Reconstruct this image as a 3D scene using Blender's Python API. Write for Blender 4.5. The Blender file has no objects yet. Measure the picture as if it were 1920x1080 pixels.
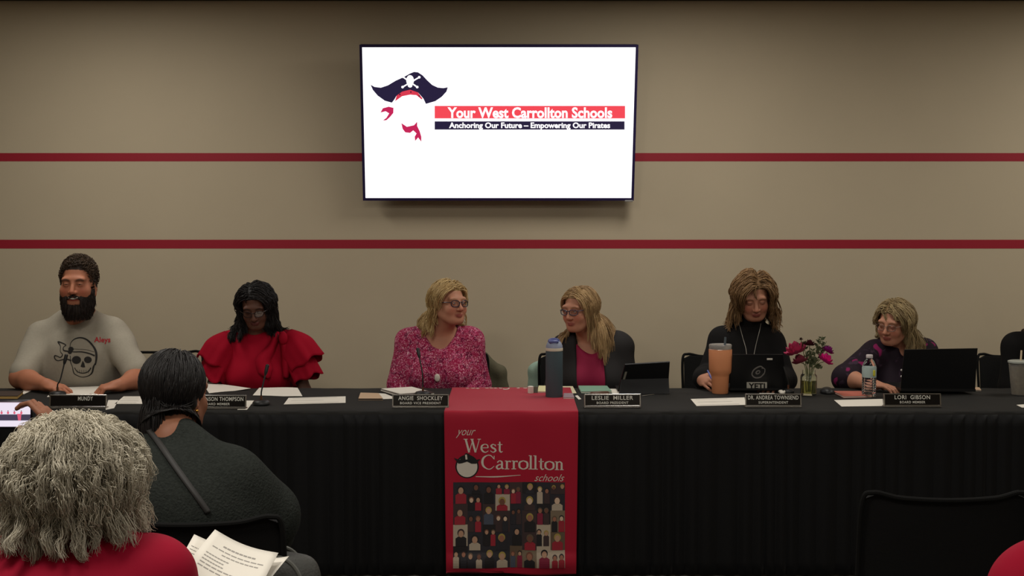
import bpy, math, random
import numpy as np
from mathutils import Vector, Matrix
from mathutils.bvhtree import BVHTree

SC = bpy.context.scene
COL = SC.collection
F32 = np.float32
# ------------------------------------------------------------------ camera
CAMH = 1.70
FPX = 2430.0
PITCH = math.atan(140.0 / FPX)
cam = bpy.data.cameras.new('camera'); camo = bpy.data.objects.new('camera', cam)
COL.objects.link(camo)
camo.location = (0, 0, CAMH)
camo.rotation_euler = (math.pi / 2 - PITCH, 0, 0)
cam.sensor_width = 36.0
cam.lens = FPX / 1920.0 * 36.0
cam.clip_start = 0.05
SC.camera = camo
CP, SP = math.cos(PITCH), math.sin(PITCH)

def ray(px, py):
    u = (px - 960) / FPX; v = -(py - 540) / FPX
    return np.array([u, CP + v * SP, v * CP - SP])
def P(px, py, Y):                       # photo measurement -> point at depth Y
    r = ray(px, py); return np.array([0, 0, CAMH]) + r * (Y / r[1])
def T(px, py, z):                       # photo measurement -> point at height z
    r = ray(px, py); return np.array([0, 0, CAMH]) + r * ((z - CAMH) / r[2])
def V(*a): return np.array(a, float)

# ------------------------------------------------------------------ materials
def lin(c):
    c = c / 255.0
    return c / 12.92 if c <= 0.04045 else ((c + 0.055) / 1.055) ** 2.4
def S(r, g, b): return (lin(r), lin(g), lin(b), 1.0)
MATS = {}
def mat(name, col, rough=0.6, metal=0.0, bump=0.0, bscale=200.0, spec=0.5, noise=0.0, nscale=20.0,
        attr=False, trans=0.0, ior=1.45, sheen=0.0, sss=0.0, alpha=1.0, wave=None, coat=0.0):
    if name in MATS: return MATS[name]
    m = bpy.data.materials.new(name); m.use_nodes = True
    nt = m.node_tree; b = nt.nodes['Principled BSDF']; L = nt.links.new
    b.inputs['Base Color'].default_value = col
    b.inputs['Roughness'].default_value = rough
    b.inputs['Metallic'].default_value = metal
    b.inputs['Specular IOR Level'].default_value = spec
    b.inputs['IOR'].default_value = ior
    b.inputs['Transmission Weight'].default_value = trans
    b.inputs['Sheen Weight'].default_value = sheen
    b.inputs['Coat Weight'].default_value = coat
    b.inputs['Alpha'].default_value = alpha
    if sss:
        b.inputs['Subsurface Weight'].default_value = sss
        b.inputs['Subsurface Radius'].default_value = (0.012, 0.005, 0.003)
        b.inputs['Subsurface Scale'].default_value = 1.0
    tc = nt.nodes.new('ShaderNodeTexCoord')
    src = None
    if attr:
        a = nt.nodes.new('ShaderNodeAttribute'); a.attribute_name = 'Col'; src = a.outputs['Color']
        L(src, b.inputs['Base Color'])
    if noise:
        n = nt.nodes.new('ShaderNodeTexNoise'); n.inputs['Scale'].default_value = nscale
        n.inputs['Detail'].default_value = 5
        L(tc.outputs['Object'], n.inputs['Vector'])
        mr = nt.nodes.new('ShaderNodeMapRange'); L(n.outputs['Fac'], mr.inputs['Value'])
        mr.inputs['From Min'].default_value = 0.3; mr.inputs['From Max'].default_value = 0.7
        mr.inputs['To Min'].default_value = 1 - noise; mr.inputs['To Max'].default_value = 1 + noise
        mx = nt.nodes.new('ShaderNodeVectorMath'); mx.operation = 'SCALE'
        if src: L(src, mx.inputs[0])
        else: mx.inputs[0].default_value = col[:3]
        L(mr.outputs['Result'], mx.inputs['Scale'])
        L(mx.outputs['Vector'], b.inputs['Base Color'])
    if bump:
        n = nt.nodes.new('ShaderNodeTexNoise'); n.inputs['Scale'].default_value = bscale
        n.inputs['Detail'].default_value = 3
        L(tc.outputs['Object'], n.inputs['Vector'])
        bp = nt.nodes.new('ShaderNodeBump'); bp.inputs['Strength'].default_value = bump
        bp.inputs['Distance'].default_value = 0.01
        L(n.outputs['Fac'], bp.inputs['Height']); L(bp.outputs['Normal'], b.inputs['Normal'])
    MATS[name] = m
    return m
def emat(name, col, strength):
    if name in MATS: return MATS[name]
    m = bpy.data.materials.new(name); m.use_nodes = True
    nt = m.node_tree; b = nt.nodes['Principled BSDF']
    b.inputs['Base Color'].default_value = (0.01, 0.01, 0.01, 1)
    b.inputs['Roughness'].default_value = 0.3
    b.inputs['Emission Color'].default_value = col
    b.inputs['Emission Strength'].default_value = strength
    MATS[name] = m; return m
def pattern_mat(name, base, spots, scale=30.0, lo=0.45, hi=0.55, kind='noise', rough=0.8, bump=0.3, distort=1.5):
    """printed cloth: spots is a list of (colour, lo, hi, scale, seed)"""
    m = bpy.data.materials.new(name); m.use_nodes = True
    nt = m.node_tree; b = nt.nodes['Principled BSDF']; L = nt.links.new
    b.inputs['Roughness'].default_value = rough; b.inputs['Specular IOR Level'].default_value = 0.2
    tc = nt.nodes.new('ShaderNodeTexCoord')
    prev = None
    for (c, l, h, sc_, seed) in spots:
        mp = nt.nodes.new('ShaderNodeMapping'); mp.inputs['Location'].default_value = (seed, seed * 1.7, seed * 0.3)
        L(tc.outputs['Object'], mp.inputs['Vector'])
        n = nt.nodes.new('ShaderNodeTexNoise'); n.inputs['Scale'].default_value = sc_
        n.inputs['Detail'].default_value = 2; n.inputs['Distortion'].default_value = distort
        L(mp.outputs['Vector'], n.inputs['Vector'])
        mr = nt.nodes.new('ShaderNodeMapRange'); mr.inputs['From Min'].default_value = l; mr.inputs['From Max'].default_value = h
        L(n.outputs['Fac'], mr.inputs['Value'])
        mx = nt.nodes.new('ShaderNodeMix'); mx.data_type = 'RGBA'
        L(mr.outputs['Result'], mx.inputs[0])
        if prev: L(prev, mx.inputs[6])
        else: mx.inputs[6].default_value = base
        mx.inputs[7].default_value = c
        prev = mx.outputs[2]
    L(prev, b.inputs['Base Color'])
    MATS[name] = m; return m

# ------------------------------------------------------------------ object helpers
def tag(o, label=None, cat=None, group=None, kind=None):
    if label: o['label'] = label
    if cat: o['category'] = cat
    if group: o['group'] = group
    if kind: o['kind'] = kind
    return o
def empty(name, loc, label, cat, group=None, rz=0.0):
    o = bpy.data.objects.new(name, None); COL.objects.link(o)
    o.location = [float(v) for v in loc]; o.rotation_euler = (0, 0, rz); o.empty_display_size = 0.05
    return tag(o, label, cat, group)
def wloc(o):
    p = np.zeros(3)
    while o is not None:
        p = p + np.array(o.location); o = o.parent
    return p
def mesh_obj(name, verts, faces, m, parent=None, smooth=True, cols=None, fmat=None, local=False, mats=None):
    """verts in WORLD coordinates (unless local); shifted to the parent's origin"""
    verts = np.asarray(verts, float).reshape(-1, 3)
    if parent is not None and not local: verts = verts - wloc(parent)
    me = bpy.data.meshes.new(name)
    if isinstance(faces, np.ndarray):
        nf, k = faces.shape
        me.vertices.add(len(verts)); me.vertices.foreach_set('co', verts.astype(F32).ravel())
        me.loops.add(nf * k); me.loops.foreach_set('vertex_index', faces.astype(np.int32).ravel())
        me.polygons.add(nf)
        me.polygons.foreach_set('loop_start', np.arange(0, nf * k, k, dtype=np.int32))
        me.polygons.foreach_set('loop_total', np.full(nf, k, dtype=np.int32))
        me.update(calc_edges=True)
    else:
        me.from_pydata([tuple(v) for v in verts], [], [tuple(f) for f in faces]); me.update()
    me.polygons.foreach_set('use_smooth', np.full(len(me.polygons), bool(smooth)))
    for mm in (mats or [m]): me.materials.append(mm)
    if fmat is not None: me.polygons.foreach_set('material_index', np.asarray(fmat, dtype=np.int32))
    if cols is not None:
        a = me.color_attributes.new('Col', 'FLOAT_COLOR', 'POINT')
        c = np.ones((len(verts), 4), F32); c[:, :3] = cols
        a.data.foreach_set('color', c.ravel())
    me.validate()
    o = bpy.data.objects.new(name, me); COL.objects.link(o)
    if parent is not None: o.parent = parent
    return o

class MB:
    """collects shapes (world coordinates) into one mesh"""
    def __init__(s): s.v = []; s.f = []; s.m = []; s.n = 0
    def add(s, v, f, mi=0):
        v = np.asarray(v, float).reshape(-1, 3)
        s.v.append(v); s.f += [tuple(int(i) + s.n for i in q) for q in f]; s.m += [mi] * len(f); s.n += len(v); return s
    def box(s, c, d, R=None, bev=0.0, mi=0):
        c = np.array(c, float); hx, hy, hz = np.array(d, float) / 2
        if bev <= 0:
            v = np.array([[x, y, z] for x in (-hx, hx) for y in (-hy, hy) for z in (-hz, hz)])
            f = [(0, 1, 3, 2), (4, 6, 7, 5), (0, 4, 5, 1), (2, 3, 7, 6), (0, 2, 6, 4), (1, 5, 7, 3)]
        else:
            b = min(bev, hx * .99, hy * .99, hz * .99)
            v = []; idx = {}
            for sx in (-1, 1):
                for sy in (-1, 1):
                    for sz in (-1, 1):
                        for k in range(3):
                            q = [sx * hx, sy * hy, sz * hz]
                            for j in range(3):
                                if j != k: q[j] -= (sx, sy, sz)[j] * b
                            idx[(sx, sy, sz, k)] = len(v); v.append(q)
            v = np.array(v); f = []
            g = lambda a, b_, c_, k: idx[(a, b_, c_, k)]
            for s1 in (-1, 1):
                f.append([g(s1, -1, -1, 0), g(s1, 1, -1, 0), g(s1, 1, 1, 0), g(s1, -1, 1, 0)][::s1])
                f.append([g(-1, s1, -1, 1), g(-1, s1, 1, 1), g(1, s1, 1, 1), g(1, s1, -1, 1)][::s1])
                f.append([g(-1, -1, s1, 2), g(1, -1, s1, 2), g(1, 1, s1, 2), g(-1, 1, s1, 2)][::s1])
            for a in (-1, 1):
                for b_ in (-1, 1):
                    o = a * b_
                    f.append([g(a, b_, -1, 0), g(a, b_, -1, 1), g(a, b_, 1, 1), g(a, b_, 1, 0)][::o])
                    f.append([g(a, -1, b_, 2), g(a, -1, b_, 0), g(a, 1, b_, 0), g(a, 1, b_, 2)][::o])
                    f.append([g(-1, a, b_, 1), g(-1, a, b_, 2), g(1, a, b_, 2), g(1, a, b_, 1)][::o])
                    for c_ in (-1, 1):
                        o3 = a * b_ * c_
                        f.append([g(a, b_, c_, 0), g(a, b_, c_, 1), g(a, b_, c_, 2)][::o3])
        if R is not None: v = v @ np.array(R).T
        return s.add(v + c, f, mi)
    def tube(s, pts, r, n=10, caps=True, mi=0):
        pts = np.asarray(pts, float); m = len(pts)
        rr = np.full(m, r, float) if np.isscalar(r) else np.asarray(r, float)
        tg = np.gradient(pts, axis=0); tg /= np.linalg.norm(tg, axis=1)[:, None] + 1e-12
        up = V(0, 0, 1) if abs(tg[0][2]) < .9 else V(1, 0, 0)
        vs = []; prev = np.cross(tg[0], up); prev /= np.linalg.norm(prev)
        for i in range(m):
            a = prev - tg[i] * np.dot(prev, tg[i]); a /= np.linalg.norm(a) + 1e-12
            b = np.cross(tg[i], a); prev = a
            for k in range(n):
                t = 2 * math.pi * k / n
                vs.append(pts[i] + rr[i] * (a * math.cos(t) + b * math.sin(t)))
        f = [(i * n + k, i * n + (k + 1) % n, (i + 1) * n + (k + 1) % n, (i + 1) * n + k) for i in range(m - 1) for k in range(n)]
        if caps: f += [tuple(range(n))[::-1], tuple(range((m - 1) * n, m * n))]
        return s.add(vs, f, mi)
    def lathe(s, prof, c, n=32, mi=0, R=None):
        vs = []; m = len(prof)
        for (r, z) in prof:
            for k in range(n):
                t = 2 * math.pi * k / n; vs.append((r * math.cos(t), r * math.sin(t), z))
        f = [(i * n + k, i * n + (k + 1) % n, (i + 1) * n + (k + 1) % n, (i + 1) * n + k) for i in range(m - 1) for k in range(n)]
        if prof[0][0] > 1e-6: f.append(tuple(range(n))[::-1])
        if prof[-1][0] > 1e-6: f.append(tuple(range((m - 1) * n, m * n)))
        v = np.array(vs)
        if R is not None: v = v @ np.array(R).T
        return s.add(v + np.array(c, float), f, mi)
    def sph(s, c, r, n=16, m=10, R=None, mi=0):
        r = np.array([r] * 3 if np.isscalar(r) else r, float); vs = []
        for i in range(m + 1):
            p = math.pi * i / m
            for k in range(n):
                t = 2 * math.pi * k / n
                vs.append((math.sin(p) * math.cos(t), math.sin(p) * math.sin(t), -math.cos(p)))
        v = np.array(vs) * r
        if R is not None: v = v @ np.array(R).T
        f = [(i * n + k, i * n + (k + 1) % n, (i + 1) * n + (k + 1) % n, (i + 1) * n + k) for i in range(m) for k in range(n)]
        return s.add(v + np.array(c, float), f, mi)
    def build(s, name, m, parent=None, smooth=True, mats=None, **k):
        o = mesh_obj(name, np.concatenate(s.v), s.f, m, parent, smooth, mats=mats, fmat=s.m if mats else None, **k)
        if smooth: autosmooth(o)
        return o
def autosmooth(o, ang=40):
    """sharp edges where faces meet at more than ang degrees"""
    import bmesh
    bm = bmesh.new(); bm.from_mesh(o.data)
    bmesh.ops.remove_doubles(bm, verts=bm.verts, dist=1e-6)
    bmesh.ops.recalc_face_normals(bm, faces=bm.faces)
    lim = math.radians(ang)
    for e in bm.edges:
        if len(e.link_faces) == 2 and e.calc_face_angle(0) > lim: e.smooth = False
    bm.to_mesh(o.data); bm.free()
def rotz(a): c, s_ = math.cos(a), math.sin(a); return np.array([[c, -s_, 0], [s_, c, 0], [0, 0, 1.0]])
def rotx(a): c, s_ = math.cos(a), math.sin(a); return np.array([[1.0, 0, 0], [0, c, -s_], [0, s_, c]])
def roty(a): c, s_ = math.cos(a), math.sin(a); return np.array([[c, 0, s_], [0, 1.0, 0], [-s_, 0, c]])
def smoothpath(pts, n=24):
    pts = np.asarray(pts, float); m = len(pts)
    if m < 3: return np.array([pts[0] * (1 - t) + pts[-1] * t for t in np.linspace(0, 1, n)])
    ext = np.vstack([2 * pts[0] - pts[1], pts, 2 * pts[-1] - pts[-2]]); out = []
    for t in np.linspace(0, m - 1, n):
        i = min(int(t), m - 2); u = t - i; p0, p1, p2, p3 = ext[i:i + 4]
        out.append(0.5 * (2 * p1 + (p2 - p0) * u + (2 * p0 - 5 * p1 + 4 * p2 - p3) * u * u + (3 * p1 - p0 - 3 * p2 + p3) * u ** 3))
    return np.array(out)

# ------------------------------------------------------------------ implicit-surface modelling
class Field:
    def __init__(s, lo, hi, h):
        s.lo = np.array(lo, float); s.h = h
        s.n = np.ceil((np.array(hi) - s.lo) / h).astype(int) + 1
        s.a = np.full(s.n, 1.0, F32)
    def sub(s, lo, hi):
        i0 = np.maximum(np.floor((np.array(lo) - s.lo) / s.h).astype(int), 0)
        i1 = np.minimum(np.ceil((np.array(hi) - s.lo) / s.h).astype(int) + 1, s.n)
        if (i1 <= i0).any(): return None
        sl = tuple(slice(a, b) for a, b in zip(i0, i1))
        X, Y, Z = [(s.lo[k] + s.h * np.arange(i0[k], i1[k])).astype(F32) for k in range(3)]
        return sl, X[:, None, None], Y[None, :, None], Z[None, None, :]
    def comb(s, sl, d, k, cut):
        a = s.a[sl]
        if cut: a2, d2 = -a, d
        else: a2, d2 = a, d
        if k > 0:
            hh = np.maximum(k - np.abs(a2 - d2), 0) / k
            r = np.minimum(a2, d2) - hh * hh * k * 0.25
        else: r = np.minimum(a2, d2)
        s.a[sl] = -r if cut else r
    def cap(s, a, b, ra, rb=None, k=0.02, sc=(1, 1, 1), cut=False):
        rb = ra if rb is None else rb
        a = np.array(a, float); b = np.array(b, float); sc = np.array(sc, float); R = max(ra, rb) * max(sc.max(), 1) + k + 2 * s.h
        q = s.sub(np.minimum(a, b) - R, np.maximum(a, b) + R)
        if q is None: return
        sl, X, Y, Z = q
        A = a / sc; B = (b / sc) - A; X = X / F32(sc[0]) - F32(A[0]); Y = Y / F32(sc[1]) - F32(A[1]); Z = Z / F32(sc[2]) - F32(A[2])
        bb = max(float(B @ B), 1e-12)
        t = np.clip((X * F32(B[0]) + Y * F32(B[1]) + Z * F32(B[2])) / F32(bb), 0, 1)
        d = np.sqrt((X - t * F32(B[0])) ** 2 + (Y - t * F32(B[1])) ** 2 + (Z - t * F32(B[2])) ** 2) - (F32(ra) + F32(rb - ra) * t)
        s.comb(sl, d * F32(min(sc.min(), 1.0)), k, cut)
    def ell(s, c, r, k=0.02, R=None, cut=False):
        c = np.array(c, float); r = np.array([r] * 3 if np.isscalar(r) else r, float)
        e = r.max() + k + 2 * s.h if R is not None else r + k + 2 * s.h
        q = s.sub(c - e, c + e)
        if q is None: return
        sl, X, Y, Z = q
        X = X - F32(c[0]); Y = Y - F32(c[1]); Z = Z - F32(c[2])
        if R is not None:
            R = np.array(R); G = [F32(R[0, j]) * X + F32(R[1, j]) * Y + F32(R[2, j]) * Z for j in range(3)]
        else: G = [X, Y, Z]
        k0 = np.sqrt(sum((g / F32(rr)) ** 2 for g, rr in zip(G, r))); k1 = np.sqrt(sum((g / F32(rr * rr)) ** 2 for g, rr in zip(G, r)))
        s.comb(sl, k0 * (k0 - 1) / (k1 + 1e-9), k, cut)
    def warp(s, fn, lo=None, hi=None):
        q = s.sub(s.lo if lo is None else lo, (s.lo + s.n * s.h) if hi is None else hi)
        sl, X, Y, Z = q; s.a[sl] += fn(X, Y, Z).astype(F32)
    def mesh(s):
        a = s.a; ins = a < 0
        c = ins[:-1, :-1, :-1]; allin = np.ones(c.shape, bool); anyin = np.zeros(c.shape, bool)
        nx, ny, nz = a.shape
        for dx in (0, 1):
            for dy in (0, 1):
                for dz in (0, 1):
                    w = ins[dx:nx - 1 + dx, dy:ny - 1 + dy, dz:nz - 1 + dz]; allin &= w; anyin |= w
        I, J, K = np.nonzero(anyin & ~allin); m = len(I)
        idx = np.full(c.shape, -1, np.int32); idx[I, J, K] = np.arange(m)
        acc = np.zeros((m, 3)); cnt = np.zeros(m)
        cs = [(x, y, z) for x in (0, 1) for y in (0, 1) for z in (0, 1)]
        val = {q: a[I + q[0], J + q[1], K + q[2]].astype(float) for q in cs}
        for p in cs:
            for ax in range(3):
                if p[ax] == 0:
                    q = list(p); q[ax] = 1; q = tuple(q)
                    v0, v1 = val[p], val[q]; on = (v0 < 0) != (v1 < 0)
                    t = np.where(on, v0 / np.where(on, v0 - v1, 1), 0)
                    pos = np.zeros((m, 3)) + np.array(p, float); pos[:, ax] += t
                    acc[on] += pos[on]; cnt[on] += 1
        vert = s.lo + s.h * (np.stack([I, J, K], 1) + acc / cnt[:, None])
        F = []
        for ax in range(3):
            sl0 = [slice(1, -1)] * 3; sl1 = [slice(1, -1)] * 3
            sl0[ax] = slice(0, a.shape[ax] - 1); sl1[ax] = slice(1, a.shape[ax])
            s0 = ins[tuple(sl0)]; s1 = ins[tuple(sl1)]
            off = [1, 1, 1]; off[ax] = 0
            for flip in (False, True):
                A, B, C = np.nonzero((s0 & ~s1) if not flip else (~s0 & s1))
                p = [A + off[0], B + off[1], C + off[2]]
                u, v = [(1, 2), (2, 0), (0, 1)][ax]
                def g(du, dv):
                    q = [p[0].copy(), p[1].copy(), p[2].copy()]; q[u] = q[u] - du; q[v] = q[v] - dv
                    return idx[q[0], q[1], q[2]]
                quad = np.stack([g(0, 0), g(1, 0), g(1, 1), g(0, 1)], 1)
                if flip: quad = quad[:, ::-1]
                F.append(quad)
        F = np.concatenate(F); F = F[(F >= 0).all(1)]
        return vert, F

def relax(v, F, it=1, w=0.5):
    """light Laplacian smoothing of a quad mesh"""
    E = np.concatenate([F[:, [0, 1]], F[:, [1, 2]], F[:, [2, 3]], F[:, [3, 0]]])
    for _ in range(it):
        acc = np.zeros_like(v); cnt = np.zeros(len(v))
        for a, b in ((0, 1), (1, 0)):
            for k in range(3): acc[:, k] += np.bincount(E[:, a], v[E[:, b], k], len(v))
            cnt += np.bincount(E[:, a], minlength=len(v))
        v = v * (1 - w) + w * acc / np.maximum(cnt, 1)[:, None]
    return v
# ------------------------------------------------------------------ heads, hands, bodies
class Head:
    def __init__(s, c, yaw=0, pitch=0, roll=0, sc=1.0):
        s.c = np.array(c, float); s.s = sc
        s.R = rotz(math.radians(yaw)) @ rotx(math.radians(pitch)) @ roty(math.radians(roll))
    def pt(s, x, y, z): return s.c + s.s * (s.R @ V(x, y, z))
    def pts(s, a): return s.c + s.s * (np.asarray(a) @ s.R.T)
    def loc(s, p): return ((np.asarray(p) - s.c) @ s.R) / s.s
    def e(s, f, c, r, k=0.01, cut=False, R=None):
        r = np.array([r] * 3 if np.isscalar(r) else r, float)
        f.ell(s.pt(*c), r * s.s, k * s.s, R=s.R if R is None else s.R @ R, cut=cut)
    def cp(s, f, a, b, ra, rb=None, k=0.01, cut=False):
        f.cap(s.pt(*a), s.pt(*b), ra * s.s, (ra if rb is None else rb) * s.s, k * s.s, cut=cut)

def head_sdf(f, H, w=1.0, eyes='open', mouth='closed', chin=1.0, ears=True, nose=1.0):
    H.e(f, (0, .018, .032), (.074, .094, .086), .02)
    H.e(f, (0, -.022, -.030), (.061 * w, .068, .076), .03)
    H.e(f, (0, -.030, -.072), (.047 * w, .048, .036), .03)
    H.cp(f, (-.012, -.066, -.098), (.012, -.066, -.098), .017 * chin, k=.03)
    for q in (-1, 1):
        H.e(f, (q * .037 * w, -.060, -.036), (.024 * w, .022, .026), .025)
        H.cp(f, (q * .058 * w, .0, -.055), (q * .030 * w, -.050, -.090), .016, .014, .03)
        if ears:
            H.e(f, (q * .076, .012, -.014), (.009, .018, .031), .008, R=rotz(q * .35))
            H.e(f, (q * .083, .006, -.010), (.007, .010, .020), .004, cut=True)
    H.cp(f, (-.042, -.076, .020), (.042, -.076, .020), .012, k=.02)
    for q in (-1, 1):
        H.e(f, (q * .031, -.101, -.001), (.019, .016, .014), .014, cut=True)
        H.e(f, (q * .031, -.0765, -.001), (.0155, .0145, .0125), .004)
        if eyes == 'open': H.e(f, (q * .031, -.096, -.0015), (.0125, .012, .0045), .002, cut=True)
        if eyes == 'squint': H.e(f, (q * .031, -.096, -.002), (.012, .010, .0025), .002, cut=True)
    H.cp(f, (0, -.086, .006), (0, -.108 * nose, -.033), .0075, .0115, .010)
    for q in (-1, 1): H.e(f, (q * .0125, -.097, -.037), (.0085, .010, .008), .006)
    if mouth == 'smile':
        H.e(f, (0, -.086, -.064), (.027, .010, .012), .006)
        H.e(f, (0, -.099, -.0655), (.024, .012, .0065), .003, cut=True)
    else:
        H.e(f, (0, -.0885, -.0625), (.022, .010, .0058), .005)
        H.e(f, (0, -.0870, -.0715), (.019, .010, .0068), .005)
        H.cp(f, (-.022, -.0985, -.067), (.022, -.0985, -.067), .0022, k=.002, cut=True)

def face_col(H, p, base, lip, brow, hairc=None, zoff=0.0, flush=0.5, bald=False, browthick=.0035, wide=1.0, hl=None):
    q = H.loc(p); x, y, z = q[:, 0], q[:, 1], q[:, 2]; c = np.tile(np.array(base[:3]), (len(p), 1))
    def mix(c, m, col): return c * (1 - m[:, None]) + np.array(col[:3]) * m[:, None]
    fr = (y < -.03)
    m = fr * np.exp(-(((np.abs(x) - .042) / .02) ** 2 + ((z + .035) / .022) ** 2)) * flush
    m = m + fr * np.exp(-((x / .012) ** 2 + ((z + .034) / .012) ** 2)) * flush * .7
    c = mix(c, np.clip(m, 0, 1), (base[0] * 1.05, base[1] * .62, base[2] * .62))
    m = (fr & (y < -.06)) * np.clip(1.6 * np.exp(-((x / (.022 * wide)) ** 4 + ((z + .067) / (.0095 * wide)) ** 4)), 0, 1)
    c = mix(c, m * .85, lip)
    bz = .022 - np.abs(np.abs(x) - .033) * .25
    m = (fr & (y < -.055)) * np.clip(1.8 * np.exp(-(((np.abs(x) - .033) / .019) ** 4 + ((z - bz) / browthick) ** 2)), 0, 1)
    c = mix(c, m * .8, brow)
    m = (fr & (y < -.06)) * np.clip(1.3 * np.exp(-(((np.abs(x) - .031) / .015) ** 4 + ((z - .001) / .0022) ** 2)), 0, 1)
    c = mix(c, m * .75, (base[0] * .15, base[1] * .12, base[2] * .12))
    if hairc is not None and not bald:
        hlz = np.interp(y, [-.09, -.05, -.02, .02, .1], [.074, .060, .028, -.045, -.06])
        m = ((z > hlz) & (np.abs(x) > -1) & (z > -.07) & (y > -.09)).astype(float)
        hd = np.linalg.norm(q - np.array([0, .018, .032]), axis=1) < .12
        c = mix(c, m * hd, hairc)
    return c

HANDED = [-1]
def hand_sdf(f, W, d, n, side, curl=(25, 25, 20), sc=1.0, spread=0.08, thumb=0.6, k=.006, point=None):
    d = np.array(d, float); d /= np.linalg.norm(d); n = np.array(n, float); n -= d * (n @ d); n /= np.linalg.norm(n)
    t = np.cross(d, n) * side * HANDED[0]
    R = np.stack([d, t, n], 1)
    f.ell(W + d * .048 * sc, (.052 * sc, .040 * sc, .016 * sc), .02, R=R)
    f.cap(W, W + d * .03 * sc, .026 * sc, .024 * sc, .02)
    L = [(.044, .027, .021), (.048, .031, .023), (.045, .028, .022), (.036, .021, .019)]
    for i in range(4):
        a = W + d * (.086 - abs(i - 1.2) * .004) * sc + t * (.029 - .0195 * i) * sc
        dd = d + t * (spread * (1.5 - i)); dd /= np.linalg.norm(dd); ang = 0
        cc = curl if point is None or i not in point else point[i]
        for j in range(3):
            ang += math.radians(cc[j] + (3 * i if point is None else 0))
            q = dd * math.cos(ang) + n * math.sin(ang)
            b = a + q * L[i][j] * sc
            r0 = (.0092 - .0007 * j - (.001 if i == 3 else 0)) * sc
            f.cap(a, b, r0, r0 - .0006, k if j == 0 else .002); a = b
    a = W + d * .020 * sc + t * .030 * sc + n * .004
    dd = d * (1 - thumb) + t * thumb + n * .25; dd /= np.linalg.norm(dd)
    b = a + dd * .040 * sc; f.cap(W + d * .02 * sc + t * .012 * sc, a, .017 * sc, .014 * sc, .01); f.cap(a, b, .0135 * sc, .011 * sc, .006)
    d2 = dd * .6 + d * .4 + n * .45; d2 /= np.linalg.norm(d2); f.cap(b, b + d2 * .028 * sc, .0108 * sc, .0088 * sc, .002)

class Body:
    """joints in world coordinates; l = image-left side, r = image-right side"""
    pass
def torso_sdf(f, b, i=0.0, k=.05):
    m = (b.SL + b.SR) / 2; f.cap(b.SL, b.SR, b.rs * .92 + i, k=k, sc=(1, b.fl, 1))
    ch = V(m[0], m[1] + b.cdy, m[2] - .13); f.ell(ch, (b.cw + i, b.cd + i, .20 + i), k)
    be = V(b.hip[0] * .6 + m[0] * .4, b.hip[1] * .7 + m[1] * .3, b.bz); f.ell(be, (b.bw + i, b.bd + i, .21 + i), k)
    f.ell(b.hip, (b.hw + i, b.bd * .9 + i, .14 + i), k)
    for s_, q in ((b.SL, -1), (b.SR, 1)):
        f.cap(b.N + V(q * .02, .01, -.01), s_ * .75 + b.N * .25 + V(0, .01, -.01), .048 + i, b.rs * .72 + i, k * .8)
        if b.bust: f.ell(m + V(q * b.cw * .48, -b.cd * .62 * b.face, -.17), (b.bust * 1.05 + i, b.bust * .9 + i, b.bust + i), .05)
def arm_sdf(f, S_, E, W, r=(.055, .045, .036, .027), i=0.0, k=.03, t0=0.0, t1=2.0):
    """t runs 0..1 on the upper arm, 1..2 on the forearm"""
    if t1 >= 1: f.cap(S_, E, r[0] + i, r[1] + i, k)
    else:
        q = S_ + (E - S_) * t1; f.cap(S_, q, r[0] + i, r[0] + (r[1] - r[0]) * t1 + i, k)
    if t1 > 1:
        u = t1 - 1; mid = E + (W - E) * min(.35, u); f.cap(E, mid, r[1] + i, r[1] * .98 + i, k * .6)
        if u > .35: f.cap(mid, E + (W - E) * u, r[1] * .98 + i, r[1] * .98 + (r[3] - r[1] * .98) * (u - .35) / .65 + i, k * .6)
def wrinkles(amp=.003, fx=55, fz=30, seed=0.0, drag=4.0):
    def fn(X, Y, Z):
        a = np.sin(fx * X + drag * np.sin(9 * Z + seed) + 6 * Y + seed)
        b = np.sin(fz * Z + 3.0 * np.sin(11 * X + 1.3 * seed) + 9 * Y)
        c = np.sin(fx * .6 * X - fz * .9 * Z + 2 * np.sin(14 * Y + seed))
        return amp * (.5 * a + .35 * b + .5 * c)
    return fn

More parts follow.
